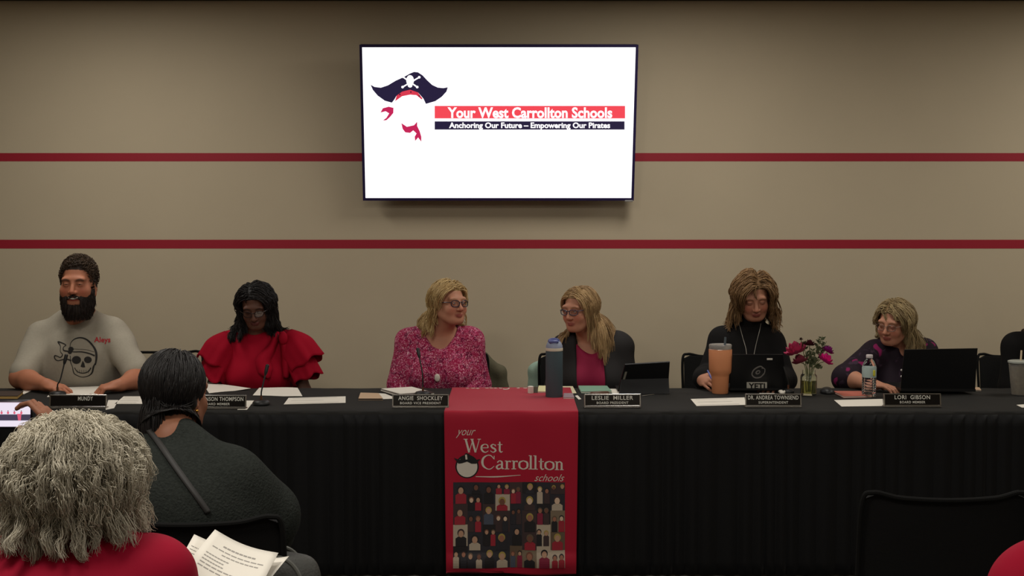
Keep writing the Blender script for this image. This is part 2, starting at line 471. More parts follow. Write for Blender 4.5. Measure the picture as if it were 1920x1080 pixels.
# ------------------------------------------------------------------ hair
CR_C = V(0, .018, .032); CR_R = V(.075, .095, .087)
def scalp_roots(n, rng, hl=None, extra=None, xlim=None):
    out = []
    tot = 0
    while tot < n:
        d = rng.normal(size=(n * 2, 3)); d /= np.linalg.norm(d, axis=1)[:, None]
        q = CR_C + d * CR_R; y, z, x = q[:, 1], q[:, 2], q[:, 0]
        a, b = hl or ([-.09, -.05, -.02, .02, .1], [.078, .064, .030, -.045, -.06])
        ok = z > np.interp(y, a, b)
        if xlim is not None: ok &= xlim(q)
        out.append(np.hstack([q[ok], d[ok]])); tot += int(ok.sum())
    q = np.concatenate(out)[:n]; return q[:, :3], q[:, 3:]
def strands(name, H, parent, m, roots, comb, length, L=14, grav=.22, vol=(.004, .03), wave=0.0, wfreq=3.0, curl=0.0,
            clump=0.6, nclump=120, rad=.0016, cols=((.1, .07, .04), (.2, .15, .08)), colliders=(), seed=1, out=.35,
            face_w=.070, local_grav=None, jitter=.15, facebox=True, lenvar=.25, tip=.35, keepout=None, shell=.006, low=.25, part=.0, an=(1, 1, 1), topf=1.0):
    rng = np.random.default_rng(seed)
    p0, nn = roots; n = len(p0)
    Rm = H.R; pos = H.pts(p0); nw = nn @ Rm.T; cw = comb(p0, rng) @ Rm.T
    g = V(0, 0, -1.0) if local_grav is None else Rm @ np.array(local_grav, float)
    vel = nw * out + cw + rng.normal(size=(n, 3)) * jitter; vel /= np.linalg.norm(vel, axis=1)[:, None]
    ln = (length(p0, rng) if callable(length) else np.full(n, length)) * (1 - lenvar * rng.random(n))
    seg = ln / (L - 1) * H.s; off = (vol[0] + (vol[1] - vol[0]) * rng.random(n))
    path = np.zeros((n, L, 3)); path[:, 0] = pos
    for i in range(1, L):
        t = i / (L - 1)
        vel = vel * (1 - grav) + g * grav; vel /= np.linalg.norm(vel, axis=1)[:, None]
        pos = pos + vel * seg[:, None]
        q = H.loc(pos)
        tf = np.interp(q[:, 2], [.02, .115], [1, topf]) if topf < 1 else np.ones(n)
        o = off * min(1, t * 7) * tf
        r = CR_R + .002 + o[:, None] * np.array(an); u = (q - CR_C) / r; l = np.linalg.norm(u, axis=1); ins = l < 1
        q = np.where(ins[:, None], CR_C + (q - CR_C) / np.maximum(l, 1e-6)[:, None], q)
        if shell is not None:
            ro = CR_R + .002 + ((off + shell) * tf)[:, None] * np.array(an)
            u = (q - CR_C) / ro; up_ = q[:, 2] > -.03; l = np.where(up_, np.linalg.norm(u, axis=1), np.hypot(u[:, 0], u[:, 1]) / (1 + low))
            ins = l > 1; f_ = 1 / np.maximum(l, 1e-6)
            q[:, 0] = np.where(ins, CR_C[0] + (q[:, 0] - CR_C[0]) * f_, q[:, 0]); q[:, 1] = np.where(ins, CR_C[1] + (q[:, 1] - CR_C[1]) * f_, q[:, 1])
            q[:, 2] = np.where(ins & up_, CR_C[2] + (q[:, 2] - CR_C[2]) * f_, q[:, 2])
        if facebox:
            ch = (q[:, 2] < -.10) & (q[:, 1] < .03) & (np.abs(q[:, 0]) < part)
            q[:, 0] = np.where(ch, np.sign(p0[:, 0] + 1e-6) * part, q[:, 0])
            fc = V(0, -.052, -.030); fr = V(face_w, .080, .108); u = np.abs((q - fc) / fr)
            rest = u[:, 1] ** 3 + u[:, 2] ** 3; ins = (rest + u[:, 0] ** 3 < 1)
            xs = np.maximum(1 - rest, 0) ** .333 * fr[0]
            sg = np.where(np.sign(p0[:, 0]) == 0, 1, np.sign(q[:, 0] * .3 + p0[:, 0] * .1)); q[:, 0] = np.where(ins, sg * xs, q[:, 0])
            # neck
            u2 = np.hypot(q[:, 0], q[:, 1] - .03); nk = (u2 < .058) & (q[:, 2] < -.03)
            sc_ = np.where(nk, .058 / np.maximum(u2, 1e-5), 1); q[:, 0] *= sc_; q[:, 1] = (q[:, 1] - .03) * sc_ + .03
        if keepout is not None: q = keepout(q, p0)
        npos = H.pts(q)
        for (kind, a, b, rr) in colliders:
            if kind == 'cap':
                ab = b - a; tt = np.clip(((npos - a) @ ab) / (ab @ ab), 0, 1); c = a + tt[:, None] * ab
                dv = npos - c; dl = np.linalg.norm(dv, axis=1); R_ = rr + off * .4; ins = dl < R_
                npos = np.where(ins[:, None], c + dv / np.maximum(dl, 1e-6)[:, None] * R_[:, None], npos)
            else:
                R_ = np.array(b)[None, :] + (off * .4)[:, None]; u = (npos - a) / R_; l = np.linalg.norm(u, axis=1); ins = l < 1
                npos = np.where(ins[:, None], a + (npos - a) / np.maximum(l, 1e-6)[:, None], npos)
        vel = (npos - path[:, i - 1]); vel /= np.linalg.norm(vel, axis=1)[:, None] + 1e-9
        pos = npos; path[:, i] = pos
    tt = np.linspace(0, 1, L)
    if clump > 0 and nclump < n:
        gi = rng.choice(n, nclump, replace=False)
        d2 = ((p0[:, None, :] - p0[gi][None]) ** 2).sum(2); own = gi[d2.argmin(1)]; cid = d2.argmin(1)
        w = clump * tt[None, :, None] ** .8; path = path * (1 - w) + path[own] * w
    else: cid = np.arange(n)
    ph = rng.random(n) * .8 + (rng.random(max(nclump, n)) * 6.28)[cid]
    if wave > 0 or curl > 0:
        A = rng.normal(size=(max(nclump, n), 3))[cid] * .6 + rng.normal(size=(n, 3)) * .4; A /= np.linalg.norm(A, axis=1)[:, None]
        B = np.cross(A, V(0.3, 0.2, 1)); B /= np.linalg.norm(B, axis=1)[:, None] + 1e-6
        th = wfreq * 6.283 * tt[None, :] + ph[:, None]
        path = path + (wave * tt[None, :, None]) * (np.sin(th)[..., None] * A[:, None, :]) + (curl * tt[None, :, None]) * (np.cos(th)[..., None] * B[:, None, :] + np.sin(th)[..., None] * A[:, None, :])
    tg = np.gradient(path, axis=1); tg /= np.linalg.norm(tg, axis=2)[..., None] + 1e-9
    ref = rng.normal(size=(n, 1, 3)); s1 = np.cross(tg, ref); s1 /= np.linalg.norm(s1, axis=2)[..., None] + 1e-9
    s2 = np.cross(tg, s1)
    pr = rad * H.s * (np.minimum(1, .6 + tt * 3) * (1 - (1 - tip) * tt ** 3))[None, :, None]
    ring = [path + pr * (math.cos(a) * s1 + math.sin(a) * s2) for a in (0, 2.094, 4.189)]
    vs = np.stack(ring, 2).reshape(-1, 3)
    base = (np.arange(n) * L * 3)[:, None, None] + (np.arange(L - 1) * 3)[None, :, None] + np.arange(3)[None, None, :]
    nx = (np.arange(n) * L * 3)[:, None, None] + (np.arange(L - 1) * 3)[None, :, None] + ((np.arange(3) + 1) % 3)[None, None, :]
    F = np.stack([base, nx, nx + 3, base + 3], -1).reshape(-1, 4)
    mixv = np.clip(.6 * rng.random(max(nclump, n))[cid] + .4 * rng.random(n), 0, 1)[:, None]
    c = np.array(cols[0][:3]) * (1 - mixv) + np.array(cols[1][:3]) * mixv
    cc = np.repeat(c, L * 3, axis=0)
    return mesh_obj(name, vs, F, m, parent, True, cols=cc)

def comb_part(px=0.0, side=1.0, back=.4, up=.1):
    def fn(p, rng):
        s_ = np.sign(p[:, 0] - px + 1e-6); top = np.clip((p[:, 2]) / .08, 0, 1)[:, None]
        a = np.stack([s_ * side, np.full(len(p), back), np.full(len(p), up)], 1)
        b = np.stack([s_ * .2, np.full(len(p), back * .8), np.full(len(p), -.8)], 1)
        return a * top + b * (1 - top)
    return fn

# ------------------------------------------------------------------ parts worn on the head
def glasses(H, parent, m, rx=.023, rz=.017, r=.0020, up=0.0, lens=True, y=-.104):
    o = MB()
    for q in (-1, 1):
        c = []
        for t in np.linspace(0, 2 * math.pi, 33):
            ct, st = math.cos(t), math.sin(t)
            xx = math.copysign(abs(ct) ** .75, ct) * rx; zz = math.copysign(abs(st) ** .75, st) * rz
            c.append(H.pt(q * .0315 + xx, y + abs(q * .0315 + xx) ** 2 * 4, -.004 + up + zz))
        o.tube(c, r * H.s, 6, caps=False)
        o.tube([H.pt(q * .054, y + .011, .003 + up), H.pt(q * .072, y + .03, .004 + up), H.pt(q * .080, -.02, .002 + up), H.pt(q * .079, .012, -.003 + up)], r * .9 * H.s, 6)
    o.tube(smoothpath([H.pt(-.010, y + .001, .002 + up), H.pt(0, y - .001, .005 + up), H.pt(.010, y + .001, .002 + up)], 6), r * H.s, 6)
    g = o.build('eyeglasses', m, parent)
    if lens:
        lm = MATS.get('lens') or lens_mat()
        for q in (-1, 1):
            vs = [H.pt(q * .0315, y + .004, -.004 + up)]
            for t in np.linspace(0, 2 * math.pi, 25)[:-1]:
                ct, st = math.cos(t), math.sin(t)
                xx = math.copysign(abs(ct) ** .75, ct) * rx; zz = math.copysign(abs(st) ** .75, st) * rz
                vs.append(H.pt(q * .0315 + xx, y + abs(q * .0315 + xx) ** 2 * 4, -.004 + up + zz))
            mesh_obj('lens', vs, [(0, i + 1, (i + 1) % 24 + 1) for i in range(24)], lm, g)
    return g
def lens_mat():
    m = bpy.data.materials.new('lens'); m.use_nodes = True; nt = m.node_tree; nt.nodes.clear()
    o = nt.nodes.new('ShaderNodeOutputMaterial'); t = nt.nodes.new('ShaderNodeBsdfTransparent'); g = nt.nodes.new('ShaderNodeBsdfGlossy')
    g.inputs['Roughness'].default_value = .05; mx = nt.nodes.new('ShaderNodeMixShader'); mx.inputs[0].default_value = .08
    t.inputs[0].default_value = (.9, .9, .92, 1)
    nt.links.new(t.outputs[0], mx.inputs[1]); nt.links.new(g.outputs[0], mx.inputs[2]); nt.links.new(mx.outputs[0], o.inputs[0])
    MATS['lens'] = m; return m
def eyes(H, parent, iris=(.05, .03, .02, 1), yaw=0.0, down=0.0):
    wm = mat('eye_white', S(205, 200, 192), .25); im = mat('iris_%02d' % int(iris[0] * 100), iris, .2)
    for q in (-1, 1):
        o = MB(); o.sph(H.pt(q * .031, -.0755, -.001), .0128 * H.s, 16, 12)
        d = V(math.sin(yaw), -math.cos(yaw), -math.sin(down)); d /= np.linalg.norm(d)
        o.sph(H.pt(*(V(q * .031, -.0755, -.001) + d * .0078)), np.array([.0062, .0056, .0062]) * H.s, 14, 10, R=H.R, mi=1)
        o.build('eye', None, parent, mats=[wm, im])

# ------------------------------------------------------------------ seated figure
SKIN = {}
def skin_mat(key):
    if key not in SKIN: SKIN[key] = mat('skin_' + key, (.5, .3, .2, 1), rough=.55, attr=True, bump=.05, bscale=900, spec=.35, sss=.02)
    return SKIN[key]
def lower_body(root, b, m, shoe, facing):
    """trousers and shoes, seated, under the table; facing -1 = towards the camera"""
    hx, hy = b.hip[0], b.hip[1]
    f = Field((hx - .40, min(hy, hy + facing * .75) - .2, -.02), (hx + .40, max(hy, hy + facing * .75) + .25, .72), .014)
    hz = b.hipz
    f.ell((hx, hy, hz + .02), (b.hw, b.bd * .95, .13), .04)
    for q in (-1, 1):
        h_ = V(hx + q * .095, hy, hz); kn = V(hx + q * .13, hy + facing * .43, .50); an = V(hx + q * .14, hy + facing * .40, .11)
        f.cap(h_, kn, .095, .066, .04); f.cap(kn, an, .062, .045, .03)
    v, F = f.mesh(); mesh_obj('trousers', v, F, m, root)
    for q in (-1, 1):
        o = MB(); a = V(hx + q * .14, hy + facing * .40, .045)
        o.sph(a + V(0, facing * .07, 0), (.046, .135, .044), 14, 8); o.tube([a + V(0, 0, .0), a + V(0, 0, .09)], .044, 12)
        o.build('shoe', shoe, root)

def build_person(name, label, cat_loc, H, b, skin, skinkey, head_kw, col_kw, arms, hands, hands_kw=None, h=.0034, zmin=.60, extra=None, bodyobj='body'):
    root = empty(name, cat_loc, label, 'person')
    pts = [H.c, b.SL, b.SR, b.hip] + [p for a in arms for p in a[:3] if a is not None]
    P_ = np.array(pts); lo = P_.min(0) - .16; hi = P_.max(0) + .16; lo[2] = max(lo[2], zmin); hi[2] = H.c[2] + .17 * H.s
    for W, d in [(x[0], x[1]) for x in hands]:
        q = W + np.array(d) / np.linalg.norm(d) * .17; lo = np.minimum(lo, q - .06); hi = np.maximum(hi, q + .06)
    f = Field(lo, hi, h)
    torso_sdf(f, b, -.004)
    for (S_, E, W, r) in arms: arm_sdf(f, S_, E, W, r)
    head_sdf(f, H, **head_kw)
    f.cap(b.N + V(0, .01, -.03), H.pt(0, .022, -.055), b.nr * 1.1, b.nr, .03)
    f.cap(H.pt(0, -.01, -.075), b.N + V(0, -.01, 0), .036, .05, .03)
    for hd in hands: hand_sdf(f, *hd[:4], **(hd[4] if len(hd) > 4 else {}))
    if extra: extra(f)
    v, F = f.mesh(); v = relax(v, F, 1, .3)
    c = face_col(H, v, skin, **col_kw)
    o = mesh_obj(bodyobj, v, F, skin_mat(skinkey), root, cols=c)
    return root, o
def garment(name, root, m, build, lo, hi, h=.005, warp=None, cuts=None, smooth=1, zmin=.58, cols=None):
    f = Field(lo, hi, h); build(f)
    if warp: f.warp(warp)
    if cuts: cuts(f)
    v, F = f.mesh(); v = relax(v, F, smooth, .4)
    return mesh_obj(name, v, F, m, root, cols=cols(v) if cols else None)
def bounds(pts, pad, zmin):
    P_ = np.array(pts); lo = P_.min(0) - pad; hi = P_.max(0) + pad; lo[2] = max(lo[2], zmin); return lo, hi

# ------------------------------------------------------------------ print projected on cloth
def bvh_of(o):
    off = wloc(o); me = o.data
    return BVHTree.FromPolygons([tuple(np.array(v.co) + off) for v in me.vertices], [tuple(p.vertices) for p in me.polygons])
def proj(bv, px, py, off=.0015):
    d = ray(px, py); d = d / np.linalg.norm(d); r = bv.ray_cast(Vector((0, 0, CAMH)), Vector(d))
    if r[0] is None: return None
    return np.array(r[0]) + np.array(r[1]) * off * (1 if np.dot(np.array(r[1]), d) < 0 else -1)
def ribbon2d(pts, w, n=None):
    pts = np.asarray(pts, float); m = len(pts); n = n or max(12, m * 6)
    ext = np.vstack([2 * pts[0] - pts[1], pts, 2 * pts[-1] - pts[-2]]); out = []; ws = []
    w = np.full(m, w, float) if np.isscalar(w) else np.array(w, float)
    for t in np.linspace(0, m - 1, n):
        i = min(int(t), m - 2); u = t - i; p0, p1, p2, p3 = ext[i:i + 4]
        out.append(0.5 * (2 * p1 + (p2 - p0) * u + (2 * p0 - 5 * p1 + 4 * p2 - p3) * u * u + (3 * p1 - p0 - 3 * p2 + p3) * u ** 3)); ws.append(w[i] * (1 - u) + w[i + 1] * u)
    out = np.array(out); ws = np.array(ws); tg = np.gradient(out, axis=0); tg /= np.linalg.norm(tg, axis=1)[:, None] + 1e-9
    nr = np.stack([-tg[:, 1], tg[:, 0]], 1); a = out + nr * ws[:, None] / 2; b = out - nr * ws[:, None] / 2
    v = np.empty((2 * n, 2)); v[0::2] = a; v[1::2] = b
    return v, [(2 * i, 2 * i + 1, 2 * i + 3, 2 * i + 2) for i in range(n - 1)]
def disc2d(c, r, n=20, rot=0):
    v = [c]; f = []
    for rg in (.5, 1.0):
        for k in range(n):
            t = 2 * math.pi * k / n; x, y = r[0] * rg * math.cos(t), r[1] * rg * math.sin(t)
            v.append((c[0] + x * math.cos(rot) - y * math.sin(rot), c[1] + x * math.sin(rot) + y * math.cos(rot)))
    for k in range(n):
        k2 = (k + 1) % n; f.append((0, 1 + k, 1 + k2)); f.append((1 + k, 1 + n + k, 1 + n + k2, 1 + k2))
    return np.array(v, float), f
def text2d(body, x0, x1, ytop, ybot, bold=0.0, shear=0.0, spacing=1.0, keep=False):
    """filled outline text fitted to a box; y grows downwards like the box given"""
    cu = bpy.data.curves.new('t', 'FONT'); cu.body = body; cu.offset = bold; cu.shear = shear; cu.space_character = spacing; cu.resolution_u = 3
    ob = bpy.data.objects.new('t', cu); COL.objects.link(ob); bpy.context.view_layer.update()
    me = bpy.data.meshes.new_from_object(ob.evaluated_get(bpy.context.evaluated_depsgraph_get()))
    v = np.array([q.co[:2] for q in me.vertices]); f = [tuple(p.vertices) for p in me.polygons]
    bpy.data.objects.remove(ob); bpy.data.curves.remove(cu); bpy.data.meshes.remove(me)
    lo = v.min(0); hi = v.max(0); v = (v - lo) / (hi - lo)
    return np.stack([x0 + v[:, 0] * (x1 - x0), ybot + v[:, 1] * (ytop - ybot)], 1), f
class Flat:
    """2-D shapes gathered and then mapped onto a surface by fn(u, v, layer)"""
    def __init__(s): s.v = []; s.f = []; s.m = []; s.l = []; s.n = 0
    def add(s, vf, mi=0, layer=0):
        v, f = vf; v = np.asarray(v, float); s.v.append(v); s.l += [layer] * len(v)
        s.f += [tuple(int(i) + s.n for i in q) for q in f]; s.m += [mi] * len(f); s.n += len(v); return s
    def poly(s, pts, mi=0, layer=0):
        pts = np.array(pts, float)
        from mathutils.geometry import tessellate_polygon
        tri = tessellate_polygon([[Vector((p[0], p[1], 0)) for p in pts]])
        return s.add((pts, [tuple(t) for t in tri]), mi, layer)
    def build(s, name, fn, parent, mats, smooth=False):
        v = np.concatenate(s.v); w = [fn(a[0], a[1], l) for a, l in zip(v, s.l)]
        bad = {i for i, q in enumerate(w) if q is None}; w = [q if q is not None else V(0, 0, 0) for q in w]
        keep = [i for i, f in enumerate(s.f) if not bad & set(f)]
        used = sorted({j for i in keep for j in s.f[i]}); mp = {j: k for k, j in enumerate(used)}
        return mesh_obj(name, [w[j] for j in used], [tuple(mp[j] for j in s.f[i]) for i in keep], None, parent, smooth, mats=mats, fmat=[s.m[i] for i in keep])
LIGHTS = [(-2.35, 6.62, 23, .6, 1.0), (.95, 6.62, 23, .6, 1.0), (3.9, 6.62, 27, .6, 1.0),
          (-3.2, 4.0, 12, .6, .6), (-.6, 4.0, 18, .6, .6), (2.3, 4.0, 21, .6, .6), (-1.3, 2.3, 38, .6, .6), (0.6, 1.6, 14, .6, .6), (2.6, 1.6, 14, .6, .6), (-1.5, -1.0, 12, .6, .6), (1.8, -1.0, 12, .6, .6)]
# ================================================================== the room
WALLY = 8.12
CEIL = P(960, -2, WALLY)[2]
M_WALL = mat('painted_wall', S(192, 178, 152), .75, bump=.06, bscale=350, noise=.015, nscale=3)
M_STRIPE = mat('red_stripe_paint', S(156, 20, 42), .6)
M_CEIL = mat('ceiling_tile', S(205, 200, 190), .9, bump=.2, bscale=160)
M_CARPET = mat('grey_carpet', S(96, 92, 86), .95, bump=.5, bscale=260, noise=.25, nscale=60)
M_TRIM = mat('dark_trim', S(44, 38, 34), .6)
XW, YB = 5.6, -2.4
def wallbox(name, c, d, m, kind='structure'):
    o = MB().box(c, d).build(name, m, smooth=False); return tag(o, kind=kind)
wallbox('floor', (0, (WALLY + YB) / 2, -.05), (2 * XW, WALLY - YB + .4, .1), M_CARPET)
wallbox('ceiling', (0, (WALLY + YB) / 2, CEIL + .05), (2 * XW, WALLY - YB + .4, .1), M_CEIL)
wallbox('wall_back', (0, WALLY + .05, CEIL / 2), (2 * XW, .1, CEIL), M_WALL)
wallbox('wall_left', (-XW - .05, (WALLY + YB) / 2, CEIL / 2), (.1, WALLY - YB, CEIL), M_WALL)
wallbox('wall_right', (XW + .05, (WALLY + YB) / 2, CEIL / 2), (.1, WALLY - YB, CEIL), M_WALL)
wallbox('wall_front', (0, YB - .05, CEIL / 2), (2 * XW, .1, CEIL), M_WALL)
for i, (a, b) in enumerate(((287, 302.5), (449.5, 466))):
    za, zb = P(960, a, WALLY)[2], P(960, b, WALLY)[2]
    wallbox('trim_%d' % (i + 1), (0, WALLY - .0005, (za + zb) / 2), (2 * XW, .001, za - zb), M_STRIPE)
wallbox('trim_3', (0, WALLY - .0125, CEIL - .006), (2 * XW, .025, .012), M_TRIM)
wallbox('baseboard_back', (0, WALLY - .008, .05), (2 * XW, .016, .10), M_TRIM)

# ceiling lights: recessed troffers over the room
M_FIX = mat('light_fixture_white', S(225, 225, 220), .5)
def ceiling_light(x, y, power, sx=.55, sy=.55, label=''):
    r = empty('ceiling_light', (x, y, CEIL), label, 'ceiling light', 'recessed ceiling lights')
    o = MB()
    for (cx, cy, dx, dy) in ((-sx / 2, 0, .03, sy + .03), (sx / 2, 0, .03, sy + .03), (0, -sy / 2, sx + .03, .03), (0, sy / 2, sx + .03, .03)):
        o.box((x + cx, y + cy, CEIL - .006), (dx, dy, .012))
    o.build('frame', M_FIX, r, smooth=False)
    l = bpy.data.lights.new('lamp', 'AREA'); l.shape = 'RECTANGLE'; l.size = sx; l.size_y = sy; l.energy = power; l.color = LCOL
    lo = bpy.data.objects.new('lamp', l); COL.objects.link(lo); lo.parent = r; lo.location = (0, 0, -.014)
LCOL = (1.0, .95, .87)
for (x, y, p, sx, sy) in LIGHTS:
    ceiling_light(x, y, p, sx, sy, 'square recessed ceiling light above the room')

# ================================================================== television
tc = P(935.5, 83.5, 7.80); bc = P(934.5, 375.8, 7.985)
up = tc - bc; TVH = np.linalg.norm(up); up = up / TVH; xr = V(1, 0, 0); nrm = np.cross(xr, up); nrm /= np.linalg.norm(nrm)   # towards the room
if nrm[1] > 0: nrm = -nrm
TVC = (tc + bc) / 2; TVW = 523 / FPX * (tc[1] * CP - (tc[2] - CAMH) * SP)
RT = np.stack([xr, -nrm, up], 1)
tv = empty('wall_television', TVC, 'large flat television tilted down on the wall showing a white slide', 'television')
M_TVB = mat('tv_black', S(38, 30, 74), .35, spec=.4)
MB().box(TVC + nrm * -.020, (TVW, .045, TVH), RT, .006).build('casing', M_TVB, tv)
o = MB(); bz = .016
for sx in (-1, 1): o.box(TVC + xr * sx * (TVW / 2 - bz / 2) + nrm * .004, (bz, .006, TVH), RT)
for sz in (-1, 1): o.box(TVC + up * sz * (TVH / 2 - bz / 2) + nrm * .004, (TVW - 2 * bz, .006, bz), RT)
o.build('bezel', M_TVB, tv, smooth=False)
EM = 1.45
M_SW = emat('screen_white', (.98, .96, 1.0, 1), EM)
MB().box(TVC + nrm * .0028, (TVW - 2 * bz, .003, TVH - 2 * bz), RT).build('screen', M_SW, tv, smooth=False)
def scr(px, py, layer=0):
    d = ray(px, py); o_ = V(0, 0, CAMH); pl = TVC + nrm * (.0048 + .0004 * layer)
    return o_ + d * (((pl - o_) @ nrm) / (d @ nrm))
c4 = lambda L: [(680 + x / 6.75, 120 + y / 6.75) for x, y in L]
rect = lambda x0, y0, x1, y1: ([(x0, y0), (x1, y0), (x1, y1), (x0, y1)], [(0, 1, 2, 3)])
fl = Flat()
fl.add(rect(815, 198.5, 1172, 222), 0, 0).add(rect(815, 227.5, 1171, 243), 1, 0)
fl.add(text2d('Your West Carrollton Schools', 839, 1148, 201, 221.5, bold=.03), 2, 1)
fl.add(text2d('Anchoring Our Future – Empowering Our Pirates', 842, 1144, 229.5, 243.5, bold=.03), 2, 1)
fl.poly(c4([(100, 262), (150, 290), (230, 300), (320, 270), (420, 210), (520, 165), (600, 120), (650, 100), (700, 105), (760, 145), (820, 210), (880, 265), (950, 298), (1020, 305), (1078, 295), (1060, 350), (1000, 415), (920, 470), (800, 505), (770, 440), (700, 360), (600, 325), (500, 350), (430, 400), (400, 450), (370, 490), (280, 465), (190, 400), (130, 330)]), 1, 0)
fl.poly(c4([(410, 470), (430, 400), (500, 350), (600, 325), (700, 360), (760, 440), (745, 448), (680, 395), (600, 388), (500, 408), (440, 450)]), 3, 1)
for k in ((470, 385), (610, 355), (715, 405)): fl.add(disc2d(c4([k])[0], (1.3, 1.6)), 4, 2)
fl.add(disc2d(c4([(600, 208)])[0], (7.2, 10)), 2, 2).add(disc2d(c4([(600, 270)])[0], (4.4, 4.2)), 2, 2)
for a, b in (((505, 292), (716, 168)), ((505, 160), (690, 292))):
    fl.add(ribbon2d(c4([a, ((a[0] + b[0]) / 2, (a[1] + b[1]) / 2), b]), 2.6), 2, 1)
    for q in (a, b): fl.add(disc2d(c4([q])[0], (2.5, 2.4)), 2, 1)
fl.poly(c4([(225, 615), (255, 560), (330, 540), (390, 555), (388, 620), (345, 672), (300, 712), (255, 715), (300, 682), (335, 625), (290, 598)]), 5, 0)
fl.poly(c4([(490, 748), (560, 795), (650, 775), (690, 730), (690, 785), (722, 850), (742, 920), (742, 985), (702, 930), (665, 975), (658, 920), (682, 880), (640, 840), (600, 872), (540, 866), (505, 820)]), 5, 0)
fl.build('slide_graphics', scr, tv, [emat('screen_red', (1.0, .07, .10, 1), .95), emat('screen_navy', (.018, .012, .05, 1), .9), emat('screen_lettering', (1, .97, 1, 1), 1.3),
                                      emat('screen_scarlet', (.9, .05, .10, 1), .8), emat('screen_ink', (.05, .01, .03, 1), .8), emat('screen_crimson', (.72, .02, .12, 1), .8)])
q = scr(1179, 376.5); MB().box(q + nrm * .004, (.05, .01, .010), RT, .002).build('badge', mat('grey_plastic', S(150, 148, 145), .4), tv)
MB().box((TVC[0], (TVC[1] + WALLY) / 2 + .02, TVC[2]), (.5, WALLY - TVC[1] - .03, .3)).build('wall_bracket', M_TRIM, tv, smooth=False)

# ================================================================== tables, cloth and skirt
TY0, TY1, TZ = 6.0, 6.78, .78
M_CLOTH = mat('black_tablecloth', S(36, 35, 33), .85, bump=.1, bscale=500, spec=.25, noise=.12, nscale=5)
M_SKIRT = mat('black_table_skirt', S(14, 14, 15), .65, bump=.1, bscale=400, spec=.22, sheen=.05)
M_TABLE = mat('grey_laminate', S(150, 148, 140), .5); M_METAL = mat('black_metal', S(25, 25, 25), .4, metal=.6)
for i, x in enumerate((-2.76, -.92, .92, 2.76)):
    t = empty('folding_table', (x, (TY0 + TY1) / 2, 0), 'long folding table hidden under the black cloth and skirt', 'table', 'board tables under the cloth')
    MB().box((x, (TY0 + TY1) / 2 + .005, TZ - .025), (1.83, TY1 - TY0 - .04, .035), bev=.004).build('tabletop', M_TABLE, t)
    for sx in (-1, 1):
        xx = x + sx * .75
        MB().tube([(xx, TY0 + .1, .0), (xx, TY0 + .1, TZ - .08), (xx, TY0 + .13, TZ - .06), (xx, TY1 - .13, TZ - .06), (xx, TY1 - .1, TZ - .08), (xx, TY1 - .1, 0)], .014, 8).build('leg', M_METAL, t)
XT = 3.72
def cloth_pt(x, s_):          # s_: distance along the cloth from the back hem to the front hem
    rc = .012; back = .02; top = TY1 - TY0
    if s_ < back: return (x, TY1, TZ - back + s_)
    if s_ < back + top: return (x, TY1 - (s_ - back), TZ)
    return (x, TY0, TZ - (s_ - back - top))
o = MB(); nx = 240; prof = []
L_ = [(TY1 + .006, TZ - .16), (TY1 + .006, TZ - .012), (TY1, TZ), (TY1 - .1, TZ), (TY0 + .5, TZ), (TY0 + .3, TZ), (TY0 + .1, TZ), (TY0 + .02, TZ), (TY0 + .004, TZ - .003), (TY0 - .004, TZ - .014), (TY0 - .006, TZ - .06)]
xs = np.linspace(-XT, XT, nx); vs = []
for j, (y, z) in enumerate(L_):
    for x in xs:
        w = .0012 * math.sin(x * 9 + j) + .001 * math.sin(x * 23 + 2 * j)
        vs.append((x, y - (abs(w) if y < TY0 + .01 else 0), z + (abs(w) if z == TZ else 0)))
f = [(j * nx + i, j * nx + i + 1, (j + 1) * nx + i + 1, (j + 1) * nx + i) for j in range(len(L_) - 1) for i in range(nx - 1)]
o.add(vs, f); c = o.build('tablecloth', M_CLOTH)
tag(c, 'black cloth covering the whole top of the long board table', 'tablecloth')
sm = c.modifiers.new('s', 'SOLIDIFY'); sm.thickness = .0015; sm.offset = -1
# skirt
rng = np.random.default_rng(5); nx = 2600; xs = np.linspace(-XT, XT, nx); phase = np.cumsum(1 + .35 * np.sin(np.linspace(0, 97, nx)) + .2 * rng.normal(size=nx).cumsum() * .01) * (XT * 2 / nx) * 2 * math.pi / .072
zs = np.linspace(TZ - .015, .012, 14); vs = []
for j, z in enumerate(zs):
    t = j / 13; amp = .004 + .014 * t ** .7
    y = TY0 - .014 - amp * (np.abs(np.sin(phase / 2)) ** 1.2) - .006 * t * np.sin(xs * 5.3 + 1) - .004 * np.sin(phase * .37 + t)
    vs.append(np.stack([xs + .004 * t * np.sin(phase * .5), y + .006 * t, np.full(nx, z)], 1))
vs = np.concatenate(vs); ii = np.arange(nx - 1)[None] + (np.arange(13) * nx)[:, None]
F = np.stack([ii, ii + 1, ii + nx + 1, ii + nx], -1).reshape(-1, 4)
sk = mesh_obj('table_skirt', vs, F, M_SKIRT); tag(sk, 'black pleated skirt hanging to the floor along the front of the board table', 'table skirt')
sm = sk.modifiers.new('s', 'SOLIDIFY'); sm.thickness = .0012; sm.offset = 1

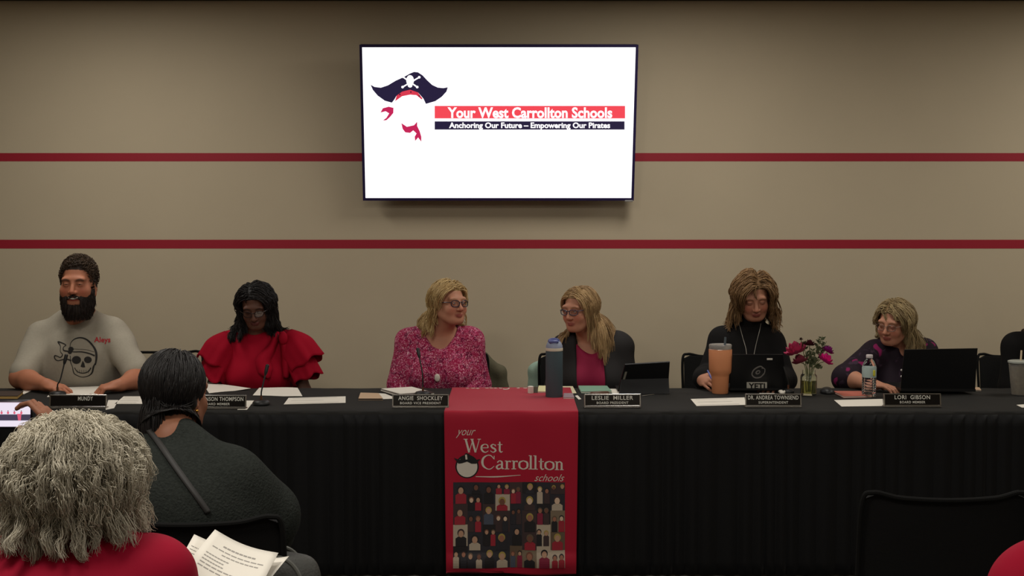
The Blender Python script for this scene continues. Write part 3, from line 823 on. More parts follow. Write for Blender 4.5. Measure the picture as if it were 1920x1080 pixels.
# ================================================================== red runner with the school's lettering
RX0, RX1 = P(833, 775, 5.97)[0], P(1084, 775, 5.97)[0]
M_RED = mat('red_banner_cloth', S(164, 16, 44), .7, bump=.08, bscale=600, spec=.3, sheen=.1)
RY = 5.962
def run_pt(x, s_, layer=0):      # s_: 0 at the front edge, + down the front, - back over the top
    e = .0016 + .0013 * layer; k = (x - RX0) / (RX1 - RX0)
    if s_ > 0:
        t = min(s_ / .72, 1)
        rip = .006 * math.sin(k * 7.5 + .6) * t + .0045 * math.sin(k * 17 + s_ * 3) * t + .003 * math.sin(k * 11 - s_ * 9)
        if s_ > .66: rip += .016 * math.sin((s_ - .66) * 38) * (0.6 + .4 * math.sin(k * 9))
        xx = x - (x - (RX0 + RX1) / 2) * .025 * t
        return V(xx, RY - e - rip * .8 - .012 + .012 * math.exp(-s_ / .02), TZ + .003 - s_)
    if s_ > -.80: 
        y = RY - s_ + .0; y = min(y, TY1 + .008)
        return V(x * (1.0 - .04 * s_ * 0), y, TZ + .0035 + e + .0006 * math.sin(x * 40))
    return V(x, TY1 + .008 + e, TZ + .004 + (s_ + .80))
nu, ss = 90, np.concatenate([np.linspace(-1.15, -.80, 12), np.linspace(-.79, 0, 30), np.linspace(.004, .768, 72)])
vs = [run_pt(RX0 + (RX1 - RX0) * u, s_ - (.012 + .012 * math.sin(5 * u + 1.0)) * (1 if s_ > .762 else 0)) for s_ in ss for u in np.linspace(0, 1, nu)]
F = [(j * nu + i, j * nu + i + 1, (j + 1) * nu + i + 1, (j + 1) * nu + i) for j in range(len(ss) - 1) for i in range(nu - 1)]
run = mesh_obj('table_runner', vs, F, M_RED); tag(run, 'red banner runner draped over the middle of the table with school lettering and photos', 'table runner')
sm = run.modifiers.new('s', 'SOLIDIFY'); sm.thickness = .001; sm.offset = 0
def runpx(px, py, layer=1):
    q = P(px, py, RY); k = (q[0] - RX0) / (RX1 - RX0); s_ = TZ + .003 - q[2]
    xx = (q[0] - (RX0 + RX1) / 2 * .025 * min(s_ / .72, 1)) / (1 - .025 * min(s_ / .72, 1)) if s_ > 0 else q[0]
    return run_pt(xx, s_, layer)
GL = {
 'W': (1.08, [([(.08, 0), (.20, .5), (.32, 1)], .14), ([(.32, 1), (.43, .55), (.55, .1)], .05), ([(.50, 0), (.62, .5), (.75, 1)], .14), ([(.75, 1), (.88, .5), (1.0, 0)], .05), ([(-.06, .01), (.22, .01)], .05), ([(.40, .01), (.62, .01)], .05), ([(.88, .01), (1.1, .01)], .05)]),
 'e': (.58, [([(.08, .66), (.50, .66)], .05), ([(.50, .66), (.46, .46), (.28, .39), (.10, .5), (.06, .72), (.16, .92), (.34, .99), (.52, .88)], [.09, .07, .05, .12, .14, .12, .06, .04])]),
 's': (.50, [([(.42, .52), (.28, .40), (.13, .50), (.20, .64), (.36, .74), (.42, .88), (.26, .99), (.07, .88)], [.05, .06, .12, .12, .12, .12, .06, .05]), ([(.42, .40), (.42, .56)], .04)]),
 't': (.42, [([(.2, .2), (.2, .5), (.2, .85), (.28, .98), (.40, .93)], [.08, .13, .13, .09, .04]), ([(.05, .42), (.38, .42)], .05)]),
 'C': (.90, [([(.80, .26), (.62, .04), (.40, .01), (.15, .2), (.07, .5), (.15, .8), (.40, .99), (.62, .97), (.82, .78)], [.05, .07, .06, .13, .16, .13, .06, .06, .04]), ([(.82, .04), (.82, .3)], .05)]),
 'a': (.58, [([(.12, .52), (.25, .40), (.40, .46), (.42, .60), (.42, .90), (.54, .97)], [.09, .06, .1, .13, .13, .05]), ([(.42, .64), (.20, .70), (.08, .84), (.18, .98), (.42, .88)], [.05, .08, .13, .1, .05])]),
 'r': (.44, [([(.15, .40), (.15, 1)], .13), ([(.15, .56), (.27, .43), (.40, .46)], [.05, .06, .12]), ([(.02, .41), (.15, .41)], .05), ([(0, .98), (.30, .98)], .05)]),
 'o': (.64, [([(.32, .39), (.10, .5), (.06, .69), (.10, .88), (.32, .99), (.54, .88), (.58, .69), (.54, .5), (.32, .39)], [.06, .12, .14, .12, .06, .12, .14, .12, .06])]),
 'l': (.30, [([(.15, 0), (.15, 1)], .13), ([(.02, .02), (.15, .02)], .05), ([(0, .98), (.30, .98)], .05)]),
 'n': (.62, [([(.15, .40), (.15, 1)], .13), ([(.15, .55), (.30, .41), (.44, .5), (.45, .66), (.45, 1)], [.05, .07, .11, .13, .13]), ([(.02, .41), (.15, .41)], .05), ([(.02, .98), (.28, .98)], .05), ([(.34, .98), (.58, .98)], .05)])}
def serif(fl, word, x, y, sx, sy, slope=0.0, mi=0):
    x0 = x
    for ch in word:
        adv, st = GL[ch]
        for pts, w in st:
            ww = (np.array(w) if not np.isscalar(w) else w) * (sx + sy) / 2
            fl.add(ribbon2d([(x + a * sx, y + b * sy + (x + a * sx - x0) * slope) for a, b in pts], ww), mi, 1)
        x += adv * sx
M_WHT = mat('white_print', S(205, 196, 182), .7); M_BLK = mat('black_print', S(22, 20, 20), .6)
fl = Flat()
serif(fl, 'West', 871, 822, 28, 25); serif(fl, 'Carrollton', 902.5, 852, 29.4, 26, slope=.012)
fl.add(text2d('your', 855, 892, 805, 820, shear=.5, bold=-.005), 0, 1); fl.add(text2d('schools', 1002, 1058, 888, 901, shear=.5, bold=-.005), 0, 1)
fl.add(ribbon2d([(892, 892.5), (930, 892.5), (976, 890)], [1.2, 2.4, .8]), 0, 1)
fl.add(disc2d((876, 873.5), (22, 22), 32), 1, 1); fl.add(disc2d((876, 874), (19.3, 19.3), 32), 0, 2)
fl.poly([(851, 857), (862, 861), (868, 855), (874, 848), (880, 850), (886, 856), (892, 861), (901, 859), (893, 868), (884, 868), (876, 864), (867, 867), (860, 868)], 1, 3)
fl.add(ribbon2d([(874, 851), (875, 860)], 3.5), 0, 4)
fl.build('lettering', runpx, run, [M_WHT, M_BLK])
# lettering of the far end, upside down, cut by the back edge
v, f = text2d('schools  Carrollton', RX0 + .03, RX1 - .16, -.73, -.86, bold=.02)
fl = Flat(); fl.add((np.stack([-v[:, 0] + (RX0 + RX1) - .09, v[:, 1]], 1), f))
fl.build('far_end_lettering', lambda a, b, l: run_pt(a, b, 1), run, [M_WHT])
# photo collage
def gridrect(x0, y0, x1, y1, n=4, m=10):
    v = [(x0 + (x1 - x0) * i / n, y0 + (y1 - y0) * j / m) for j in range(m + 1) for i in range(n + 1)]
    return v, [(j * (n + 1) + i, j * (n + 1) + i + 1, (j + 1) * (n + 1) + i + 1, (j + 1) * (n + 1) + i) for j in range(m) for i in range(n)]
rnd = random.Random(4); fl = Flat()
cm = [mat('print_%d' % i, c, .7) for i, c in enumerate([S(60, 44, 44), S(120, 104, 84), S(96, 78, 60), S(40, 38, 44), S(150, 34, 48), S(126, 28, 54), S(176, 136, 110), S(150, 100, 78), S(110, 70, 54), S(30, 26, 28), S(176, 160, 140), S(160, 138, 70), S(70, 76, 90), S(206, 176, 150)])]
cols_ = [850, 877, 905, 929, 956, 979, 1006, 1032, 1059]; rows_ = [903, 943, 982, 1022, 1063]
for i in range(8):
    cuts = list(rows_)
    if i % 2: cuts = [903, 925, 956, 996, 1030, 1063]
    for y0, y1 in zip(cuts[:-1], cuts[1:]):
        x0, x1 = cols_[i], cols_[i + 1]; w, h = x1 - x0, y1 - y0
        fl.add(gridrect(x0, y0, x1, y1), rnd.choice([0, 1, 2, 3, 9, 12, 0, 3, 10]), 1)
        npp = 1 if rnd.random() < .6 else 2
        for k in range(npp):
            cx = x0 + w * ((k + .5) / npp) + rnd.uniform(-2, 2); r = min(w, h) * (.22 if npp == 1 else .15)
            cy = y0 + h * .38 + rnd.uniform(-2, 2); sh = min(w / 2 / npp, r * 2.1) * .95
            by = y1 - .2; hy = cy + r * 1.15
            pl = [(cx - sh, by), (cx - sh * .9, hy + r * .6), (cx - sh * .45, hy), (cx + sh * .45, hy), (cx + sh * .9, hy + r * .6), (cx + sh, by)]
            pl = [(min(max(a, x0), x1), min(max(b, y0), y1)) for a, b in pl]
            by0 = max(hy, y0)
            fl.add(gridrect(max(cx - sh * .85, x0), min(by0 + r * .35, y1 - 1), min(cx + sh * .85, x1), y1, 2, 4), (sc_ := rnd.choice([4, 4, 5, 3, 9, 10, 12, 0])), 2); fl.poly([(max(cx - sh * .85, x0), by0 + r * .35), (cx - sh * .45, by0 - r * .2), (cx + sh * .45, by0 - r * .2), (min(cx + sh * .85, x1), by0 + r * .35)], sc_, 2)
            fl.add(disc2d((cx, cy - r * .25), (r * 1.12, r * 1.25)), rnd.choice([9, 0, 2, 8, 11, 9]), 2)
            fl.add(disc2d((cx, cy + r * .1), (r * .82, r * 1.05)), rnd.choice([6, 7, 8, 13, 6]), 3)
fl.build('photo_collage', lambda a, b, l: runpx(a, b, l), run, cm)

# ================================================================== things on the table
ZT = TZ + .0022
def paper(name, corners, label, group=None, m=None, z=ZT, th=.0012, lines=0, cat='paper', curl=0.0):
    q = [T(x, y, z + th) for x, y in corners]; o = MB()
    n = 8; g = []
    for j in range(n + 1):
        for i in range(n + 1):
            u, v = i / n, j / n; p = (q[0] * (1 - u) + q[1] * u) * (1 - v) + (q[3] * (1 - u) + q[2] * u) * v
            g.append(p + V(0, 0, curl * abs(math.sin(u * 3.1 + v * 1.3)) * u))
    g = np.array(g); b = g - V(0, 0, th); N = len(g); f = []
    for j in range(n):
        for i in range(n):
            a = j * (n + 1) + i; f += [(a, a + 1, a + n + 2, a + n + 1), (a + N, a + n + 1 + N, a + n + 2 + N, a + 1 + N)]
    rim = [i for i in range(n + 1)] + [j * (n + 1) + n for j in range(1, n + 1)] + [n * (n + 1) + i for i in range(n - 1, -1, -1)] + [j * (n + 1) for j in range(n - 1, 0, -1)]
    for a, c_ in zip(rim, rim[1:] + rim[:1]): f.append((a, a + N, c_ + N, c_))
    o.add(np.vstack([g, b]), f)
    c = q[0] * .25 + q[1] * .25 + q[2] * .25 + q[3] * .25
    ob = o.build(name, m or M_PAPER)
    tag(ob, label, cat, group)
    if lines:
        fl = Flat()
        for k in range(lines):
            v = .12 + .76 * k / max(lines - 1, 1); e = rnd.uniform(.5, .92)
            fl.add((np.array([(.08, v - .012), (e, v - .012), (e, v + .012), (.08, v + .012)]), [(0, 1, 2, 3)]))
        fl.build('printed_lines', lambda u, v, l: (q[0] * (1 - u) + q[1] * u) * (1 - v) + (q[3] * (1 - u) + q[2] * u) * v + V(0, 0, .0004 + curl * abs(math.sin(u * 3.1 + v * 1.3)) * u), ob, [M_INK])
    return ob
M_PAPER = mat('white_paper', S(226, 220, 208), .8, spec=.2); M_INK = mat('grey_ink', S(150, 145, 138), .8)
M_TAN = mat('tan_card', S(190, 160, 130), .7); M_DARKBROWN = mat('dark_brown_leather', S(56, 42, 36), .6)
M_SILVER = mat('brushed_silver', S(190, 188, 184), .22, metal=1.0); M_PLATE = mat('black_plate', S(22, 20, 20), .16, spec=.5, coat=.3)
M_LETTER = mat('engraved_lettering', S(225, 222, 210), .6)
def nameplate(x0, x1, y0, y1, Y, l1, l2, label, vis=None, yaw=0.0, shift=0.0):
    w = (x1 - x0) / FPX * Y; c = P((x0 + x1) / 2, y1, Y); h = .060; base = V(c[0], Y, ZT)
    t = empty('nameplate', base, label, 'nameplate', 'nameplates along the front of the table')
    R = rotz(yaw) @ rotx(-.17); fc = base + R @ V(0, 0, h / 2 + .006)
    o = MB(); fr = .0055
    for s_ in (-1, 1):
        o.box(fc + R @ V(0, 0, s_ * (h / 2 - fr / 2)), (w, .009, fr), R, .001); o.box(fc + R @ V(s_ * (w / 2 - fr / 2), 0, 0), (fr, .009, h - 2 * fr), R, .001)
    o.box(base + rotz(yaw) @ V(0, .012, .003), (w, .045, .006), rotz(yaw), .001)
    o.build('holder', M_SILVER, t, smooth=False)
    MB().box(fc, (w - 2 * fr, .005, h - 2 * fr), R).build('plate', M_PLATE, t, smooth=False)
    fl = Flat(); a = .32 * w
    n1, n2 = len(l1), len(l2)
    hw1 = min(w * .45, n1 * .0070); 
    fl.add(text2d(l1, -hw1 + shift, hw1 + shift, .021, .002, bold=.012, spacing=1.1))
    if l2: hw2 = min(w * .36, n2 * .0050); fl.add(text2d(l2, -hw2 + shift, hw2 + shift, -.006, -.0175, bold=.01, spacing=1.15))
    fl.build('lettering', lambda u, v, l: fc + R @ V(u, -.0031, v), t, [M_LETTER])
    return t
nameplate(92, 200, 745, 770, 6.055, 'MUNDY', '', 'silver framed black nameplate in front of the bearded man in the grey t-shirt', shift=.035)
nameplate(352, 462, 748, 772, 6.04, 'A ROBINSON THOMPSON', 'BOARD MEMBER', 'black nameplate half hidden behind the dark haired head in the audience')
nameplate(735, 842, 743, 768, 6.07, 'ANGIE  SHOCKLEY', 'BOARD VICE PRESIDENT', 'black nameplate beside the left edge of the red runner')
nameplate(1095, 1202, 742, 767, 6.08, 'LESLIE  MILLER', 'BOARD PRESIDENT', 'black nameplate with bright silver frame just right of the red runner', yaw=.03)
nameplate(1397, 1503, 741, 766, 6.09, 'DR. ANDREA TOWNSEND', 'SUPERINTENDENT', 'black nameplate in front of the stickered laptop and tall orange tumbler')
nameplate(1657, 1765, 741, 765, 6.10, 'LORI  GIBSON', 'BOARD MEMBER', 'black nameplate in front of the large plain black laptop')

# papers
PG = 'papers lying on the board table'
paper('paper', [(103, 727), (186, 724), (192, 741), (88, 744)], 'white sheet under the bearded man\'s hands behind his nameplate', PG)
paper('paper', [(232, 743), (270, 743), (268, 757), (215, 757)], 'white sheet right of the bearded man\'s nameplate, mostly behind the dark haired head', PG, lines=4)
paper('paper', [(203, 750), (222, 750), (214, 765), (198, 768)], 'small slanted white sheet touching the right end of the bearded man\'s nameplate', PG)
paper('paper', [(45, 731), (62, 731), (40, 741), (28, 741)], 'white sheet corner between the tan notebook and the bearded man\'s forearm', PG)
paper('paper', [(380, 719), (398, 718), (470, 730), (392, 737)], 'wrinkled white sheet on the left in front of the woman in red', PG, curl=.006)
paper('paper', [(486, 727), (558, 727), (567, 744), (474, 741)], 'white sheet behind the microphone of the woman in red', PG, curl=.004)
paper('paper', [(541, 746), (648, 743), (648, 755), (532, 758)], 'white printed sheet at the right of the woman in red, beside her microphone', PG, lines=3)
paper('paper', [(455, 751), (477, 751), (463, 768), (445, 768)], 'small white slip between the half hidden nameplate and the microphone base', PG)
paper('paper', [(1052, 724), (1074, 724), (1081, 737), (1056, 738)], 'cream sheet just right of the tall blue bottle', PG, m=mat('cream_paper', S(214, 206, 172), .8))
paper('paper', [(1078, 742), (1083, 741), (1090, 748), (1085, 749)], 'tiny white slip between the runner and the bright silver nameplate', PG)
paper('paper', [(1143, 729), (1158, 729), (1166, 738), (1150, 741)], 'white sheet corner under the left foot of the tablet', PG)
paper('paper', [(1295, 748), (1396, 745), (1398, 759), (1306, 761)], 'white printed sheet in front of the orange tumbler', PG, lines=3)
paper('paper', [(1564, 750), (1655, 748), (1656, 761), (1578, 762)], 'white sheet in front of the plastic water bottle', PG)
paper('paper', [(1658, 721), (1692, 720), (1690, 732), (1672, 731)], 'white sheet corner beside the left edge of the large black laptop', PG)
paper('paper', [(1906, 759), (1935, 757), (1935, 764), (1916, 764)], 'white sheet corner at the far right edge of the table', PG)
# notebooks
def slabobj(name, corners, th, m, label, cat, z=ZT, parts=None, group=None):
    q = [T(x, y, z + th) for x, y in corners]; b = [p - V(0, 0, th) for p in q]
    r = empty(name, sum(b) / 4, label, cat, group)
    def lay(n, z0, z1, mm, inset=0.0):
        c = sum(q) / 4; cs = [p + (c - p) / np.linalg.norm(c - p) * inset for p in q]
        v = [p - V(0, 0, th) + V(0, 0, z1) for p in cs] + [p - V(0, 0, th) + V(0, 0, z0) for p in cs]
        MB().add(v, [(0, 1, 2, 3), (7, 6, 5, 4), (0, 4, 5, 1), (1, 5, 6, 2), (2, 6, 7, 3), (3, 7, 4, 0)]).build(n, mm, r, smooth=False)
    lay('cover', th * .86, th, m); lay('pages', th * .14, th * .86, parts or M_PAPER, .003); lay('back_cover', 0, th * .14, m)
    return r
slabobj('notebook', [(-25, 733), (44, 733), (33, 742), (-40, 742)], .018, M_DARKBROWN, 'thick dark brown notebook with tan page edges at the far left of the table', 'notebook', parts=mat('tan_pages', S(196, 160, 96), .8))
slabobj('folder', [(713, 729), (775, 725), (815, 736), (752, 741)], .012, M_DARKBROWN, 'dark folder with a white pad on top behind the runner side nameplate', 'folder')
paper('notepad', [(715, 728.5), (772, 725), (806, 734), (750, 738)], 'white notepad lying on the dark folder', None, z=ZT + .012, th=.003, cat='notepad')
slabobj('phone_case', [(676, 736), (710, 737), (718, 747), (672, 747)], .009, M_TAN, 'tan cased phone lying left of the folder with the white pad', 'phone', parts=M_DARKBROWN)
paper('paper', [(706, 737), (722, 738), (745, 747), (718, 748)], 'grey-white sheet half under the dark folder', PG)
slabobj('notebook', [(1084, 723), (1138, 723), (1147, 733), (1090, 734)], .010, mat('mint_cover', S(126, 164, 142), .7), 'mint green notebook in front of the woman in the black blazer', 'notebook')
slabobj('notebook', [(1562, 733), (1614, 733), (1628, 742), (1582, 743)], .009, mat('pink_cover', S(182, 100, 84), .7), 'coral pink notebook under the forearm of the woman in the floral shirt', 'notebook')
slabobj('sticky_notes', [(1010, 723), (1028, 723), (1028, 734), (1008, 734)], .010, mat('pale_yellow', S(214, 208, 160), .8), 'pale yellow pad of notes behind the tall blue bottle', 'notepad')
slabobj('card_box', [(1057, 737), (1074, 737), (1077, 745), (1056, 745)], .010, mat('mauve_card', S(150, 128, 136), .7), 'small mauve box at the right foot of the tall blue bottle', 'box')
slabobj('white_card', [(1424, 737), (1452, 737), (1454, 741), (1423, 741)], .007, M_PAPER, 'small white box behind the nameplate and below the stickered laptop', 'box')
slabobj('coaster', [(1822, 726), (1836, 726), (1840, 731), (1824, 731)], .006, M_TAN, 'small pale coaster at the right foot of the large black laptop', 'coaster')
# small tube and wrapper
q = T(995, 738, ZT); MB().lathe([(.014, 0), (.015, .004), (.015, .036), (.013, .038), (0, .038)], q).build('white_tube_cap', M_PAPER)
tag(bpy.data.objects['white_tube_cap'], 'small white cap standing left of the grey tape roll on the runner', 'bottle cap'); bpy.data.objects['white_tube_cap'].name = 'bottle_cap'
q = T(1004, 737, ZT); r_ = MB().lathe([(.013, 0), (.013, .034), (.007, .034), (.007, 0)], q).build('tape_roll', mat('grey_green', S(104, 112, 98), .7)); tag(r_, 'grey green roll standing between the white cap and the yellow notes', 'tape roll')
rr = random.Random(2); o = MB()
for k in range(7): o.sph(T(167 + k * 3.6 + rr.uniform(-1, 1), 742 + rr.uniform(-1, 1), ZT + .007), (.008, .008, .007), 8, 6)
tag(o.build('snack_wrapper', mat('brown_wrap', S(120, 70, 50), .5)), 'crumpled brown wrapper on the paper behind the bearded man\'s nameplate', 'wrapper')
# eyeglass case
a, b = T(1106, 739, ZT + .012), T(1143, 737, ZT + .012)
o = MB().tube([a, a * .97 + b * .03, a * .9 + b * .1, a * .5 + b * .5, a * .1 + b * .9, b], [.002, .008, .012, .013, .011, .002], 14)
tag(o.build('glasses_case', mat('brown_case', S(90, 60, 40), .4)), 'slim brown glasses case in front of the mint notebook', 'glasses case')
o = MB().tube([T(1204, 742, ZT + .003), T(1226, 739.5, ZT + .003)], .0026, 8); tag(o.build('pen', M_SILVER), 'thin silver pen lying in front of the tablet', 'pen')

# microphones
M_MICB = mat('mic_black', S(28, 28, 28), .45)
def microphone(base, bend, head, label, br=.042, hlen=.04, hang=None):
    t = empty('gooseneck_microphone', base, label, 'microphone', 'gooseneck microphones on the table')
    MB().lathe([(br * .9, 0), (br, .004), (br, .012), (br * .85, .020), (br * .5, .024), (0, .025)], base, 28).build('base', M_MICB, t)
    path = smoothpath([base + V(0, 0, .02), base + V(0, 0, .06) * .8 + (bend - base) * .1, bend, head], 26)
    MB().tube(path, .0036, 8).build('stem', M_MICB, t)
    d = path[-1] - path[-3]; d /= np.linalg.norm(d)
    MB().tube([head - d * .01, head, head + d * hlen * .3, head + d * hlen, head + d * hlen * 1.12], [.004, .0075, .009, .009, .004], 12).build('head', M_MICB, t)
    MB().tube([base + V(0, 0, .022), base + V(0, 0, .045)], .0055, 10).build('collar', mat('bronze', S(120, 80, 60), .4, metal=.7), t)
    return t
b_ = T(108, 742, ZT); microphone(b_, P(113, 712, b_[1]), P(121, 680, b_[1] + .02), 'slim black gooseneck microphone in front of the bearded man')
b_ = T(490, 759, ZT); microphone(b_, P(491, 730, b_[1]), P(498, 700, b_[1] + .02), 'black gooseneck microphone in front of the woman in red')
b_ = T(793, 742, ZT); microphone(b_, P(792, 700, b_[1]), P(786, 668, b_[1] + .03), 'black gooseneck microphone in front of the woman in pink')
b_ = T(1478, 738, ZT); microphone(b_, P(1473, 700, b_[1]), P(1465, 673, b_[1] + .02), 'thin black gooseneck microphone right of the stickered laptop', br=.03, hlen=.02)

# tall bottle
def L2(prof, s_): return [(r * s_, z * s_) for r, z in prof]
q = T(1039, 745, ZT); t = empty('water_bottle', q, 'tall slate blue insulated bottle with a lilac lid standing on the red runner', 'bottle')
R0 = 16.2 / FPX * q[1]; Hb = P(1039, 657, q[1])[2] - ZT
MB().lathe([(R0 * .9, 0), (R0, .006), (R0, Hb * .96), (R0 * .97, Hb), (0, Hb)], q, 36).build('body', mat('slate_blue_steel', S(72, 88, 94), .6, spec=.3), t)
MB().lathe([(R0 * 1.01, Hb - .001), (R0 * 1.01, Hb + .012), (R0 * .98, Hb + .014), (0, Hb + .014)], q, 36).build('collar', mat('beige_band', S(200, 188, 168), .6), t)
MB().lathe([(R0 * .99, Hb + .014), (R0 * .95, Hb + .026), (R0 * .80, Hb + .040), (R0 * .6, Hb + .046), (0, Hb + .047)], q, 36).build('lid', mat('lilac_grey', S(140, 148, 170), .5), t)
MB().box(q + V(-.004, -.01, Hb + .046), (R0 * 1.15, R0 * 1.3, .018), bev=.006).build('spout_cover', mat('periwinkle', S(88, 96, 150), .45), t)
MB().tube(smoothpath([q + V(-R0 * .7, 0, Hb + .035), q + V(-R0 * .5, 0, Hb + .056), q + V(R0 * .4, 0, Hb + .056), q + V(R0 * .75, 0, Hb + .03)], 14), .004, 8).build('carry_loop', mat('periwinkle', S(88, 96, 150), .45), t)

# orange tumbler
q = T(1350, 737, ZT); t = empty('insulated_tumbler', q, 'large orange tumbler with a clear lid and a straw left of the stickered laptop', 'tumbler')
k_ = q[1] / FPX; zz = lambda py: P(1350, py, q[1])[2] - ZT
MB().lathe([(14.5 * k_, 0), (15.3 * k_, .006), (16.5 * k_, zz(706)), (17.0 * k_, zz(702)), (20.3 * k_, zz(698)), (21.2 * k_, zz(690)), (21.8 * k_, zz(655)), (21.2 * k_, zz(654)), (0, zz(655))], q, 40).build('body', mat('orange_powder_coat', S(206, 134, 90), .65, bump=.05, bscale=900), t)
MB().lathe([(20.8 * k_, zz(655)), (21.0 * k_, zz(652)), (21.4 * k_, zz(647)), (20.6 * k_, zz(645.5)), (18 * k_, zz(647)), (0, zz(647))], q, 40).build('lid', mat('clear_lid', S(200, 195, 190), .12, trans=.6, spec=.7), t)
MB().lathe([(21.2 * k_, zz(656.5)), (21.6 * k_, zz(656)), (21.6 * k_, zz(654.5)), (21.0 * k_, zz(654))], q, 40).build('rim', M_SILVER, t)
MB().tube([q + V(.022, 0, zz(650)), q + V(.026, .004, zz(632))], .006, 12).build('straw', mat('smoke_straw', S(80, 90, 96), .3), t)

# clear water bottle with label
M_PET = mat('clear_plastic', (.95, .97, 1, 1), .05, trans=1.0, ior=1.2, spec=.5); M_WATER = mat('water', (.92, .96, 1, 1), .02, trans=1.0, ior=1.33)
q = T(1629, 744, ZT); t = empty('plastic_water_bottle', q, 'clear plastic water bottle with a pale label beside the pink notebook', 'bottle')
k_ = q[1] / FPX; H_ = P(1629, 665, q[1])[2] - ZT; rb = 13.2 * k_
pr = [(rb * .8, 0), (rb, .004)]
for i in range(7): z0 = .010 + i * .0125; pr += [(rb, z0), (rb * .94, z0 + .004), (rb, z0 + .008)]
pr += [(rb, H_ * .48), (rb, H_ * .70), (rb * .92, H_ * .76), (rb * .62, H_ * .86), (rb * .42, H_ * .905), (rb * .42, H_ * .93)]
MB().lathe(pr, q, 32).build('body', M_PET, t)
MB().lathe([(rb * .9, .004)] + [(rb * .9, z) for z in (.03, .06, H_ * .6)] + [(0, H_ * .6)], q, 24).build('water', M_WATER, t)
MB().lathe([(rb * 1.01, H_ * .47), (rb * 1.012, H_ * .48), (rb * 1.012, H_ * .70), (rb * 1.0, H_ * .705)], q, 32).build('label', mat('bottle_label', S(160, 176, 172), .5), t)
MB().box(q + V(rb * .45, -rb * .92, H_ * .58), (.014, .006, .03), rotz(.45), .002).build('label_patch', mat('label_yellow', S(196, 190, 60), .6), t)
MB().lathe([(rb * .45, H_ * .925), (rb * .47, H_ * .93), (rb * .47, H_ * .99), (rb * .43, H_), (0, H_)], q, 24).build('cap', mat('white_cap', S(210, 200, 200), .4), t)

# iced drink cup at the right edge
q = T(1912, 740, ZT); t = empty('iced_drink_cup', q, 'clear plastic iced drink cup with a straw at the right edge of the picture', 'cup')
k_ = q[1] / FPX; H_ = P(1912, 676, q[1])[2] - ZT
MB().lathe([(14 * k_, 0), (15 * k_, .003), (21 * k_, H_ * .93), (21.5 * k_, H_ * .95)], q, 36).build('cup', mat('frosted_plastic', S(210, 206, 196), .25, trans=.7, ior=1.2), t)
MB().lathe([(14 * k_, .004), (19.5 * k_, H_ * .85), (0, H_ * .85)], q, 30).build('drink', mat('milky_drink', S(150, 136, 112), .35, noise=.2, nscale=60), t)
MB().lathe([(21.5 * k_, H_ * .93), (22.8 * k_, H_ * .94), (22.8 * k_, H_ * .985), (20 * k_, H_), (0, H_)], q, 36).build('lid', mat('lid_grey', S(186, 190, 180), .35, trans=.3), t)
MB().tube([q + V(-.004, -.0, H_ * .3), q + V(.004, 0, P(1912, 657, q[1])[2] - ZT)], .0045, 10).build('straw', mat('cream_straw', S(222, 200, 168), .5), t)

# mouse
q = T(1551, 737, ZT); o = MB().sph(q + V(0, 0, .004), (.036, .055, .028), 24, 14)
v = o.v[0]; v[:, 2] = np.maximum(v[:, 2], ZT + .0005)
t = o.build('computer_mouse', M_MICB); tag(t, 'black computer mouse beside the glass jar of flowers', 'mouse')

def slab4(c, th, name, m, parent, bev=0, sm=False):
    """c = TL, TR, BR, BL world corners; extruded away from the room camera side"""
    n = np.cross(c[1] - c[0], c[3] - c[0]); n /= np.linalg.norm(n)
    if n[1] < 0: n = -n
    v = [p for p in c] + [p + n * th for p in c]
    o = MB().add(v, [(0, 1, 2, 3), (7, 6, 5, 4), (0, 4, 5, 1), (1, 5, 6, 2), (2, 6, 7, 3), (3, 7, 4, 0)])
    return o.build(name, m, parent, smooth=sm), n
M_LAP = mat('laptop_black', S(24, 24, 25), .4, spec=.35)
def plane_map(c, e=.0006):
    n = np.cross(c[1] - c[0], c[3] - c[0]); n /= np.linalg.norm(n); n = -n if n[1] > 0 else n
    def fn(px, py, l=0):
        d = ray(px, py); o_ = V(0, 0, CAMH); return o_ + d * (((c[0] + n * e * (1 + l) - o_) @ n) / (d @ n))
    return fn
# large laptop (right)
yb = T(1760, 739, ZT)[1]
t = empty('laptop', T(1760, 738, ZT), 'large plain black laptop seen from behind in front of the woman in the floral shirt', 'laptop')
def setz(p, z): return V(p[0], p[1], z)
BL, BR = setz(P(1688, 738, yb + .02), ZT + .014), setz(P(1828, 742, yb - .005), ZT + .014)
TL, TR = P(1696, 656, yb - .035), P(1833, 653.5, yb - .06)
slab4([TL, TR, BR, BL], .007, 'lid', M_LAP, t)
dd = V(-.02, .24, 0); slab4([BL + dd, BR + dd, BR - V(0, .01, 0), BL - V(0, .01, 0)], -.014, 'keyboard_base', M_LAP, t)
# stickered laptop
yb = T(1420, 736, ZT)[1]
t = empty('laptop', T(1420, 735, ZT), 'small black laptop with a rectangular word sticker and round emblem sticker on its back', 'laptop')
BL, BR = setz(P(1368, 736, yb), ZT + .012), setz(P(1476, 736, yb), ZT + .012); TL, TR = P(1374, 665, yb - .05), P(1468, 665, yb - .05)
cs = [TL, TR, BR, BL]; slab4(cs, .007, 'lid', M_LAP, t)
dd = V(0, .20, 0); slab4([BL + dd, BR + dd, BR - V(0, .005, 0), BL - V(0, .005, 0)], -.011, 'keyboard_base', M_LAP, t)
pm = plane_map(cs); fl = Flat(); fl.add(rect(1400, 716.5, 1438, 731), 0, 0); fl.add(text2d('YETI', 1403.5, 1434.5, 718.5, 729.5, bold=.035, spacing=1.05), 1, 1)
fl.build('word_sticker', pm, t, [mat('sticker_white', S(190, 186, 174), .6), M_BLK])
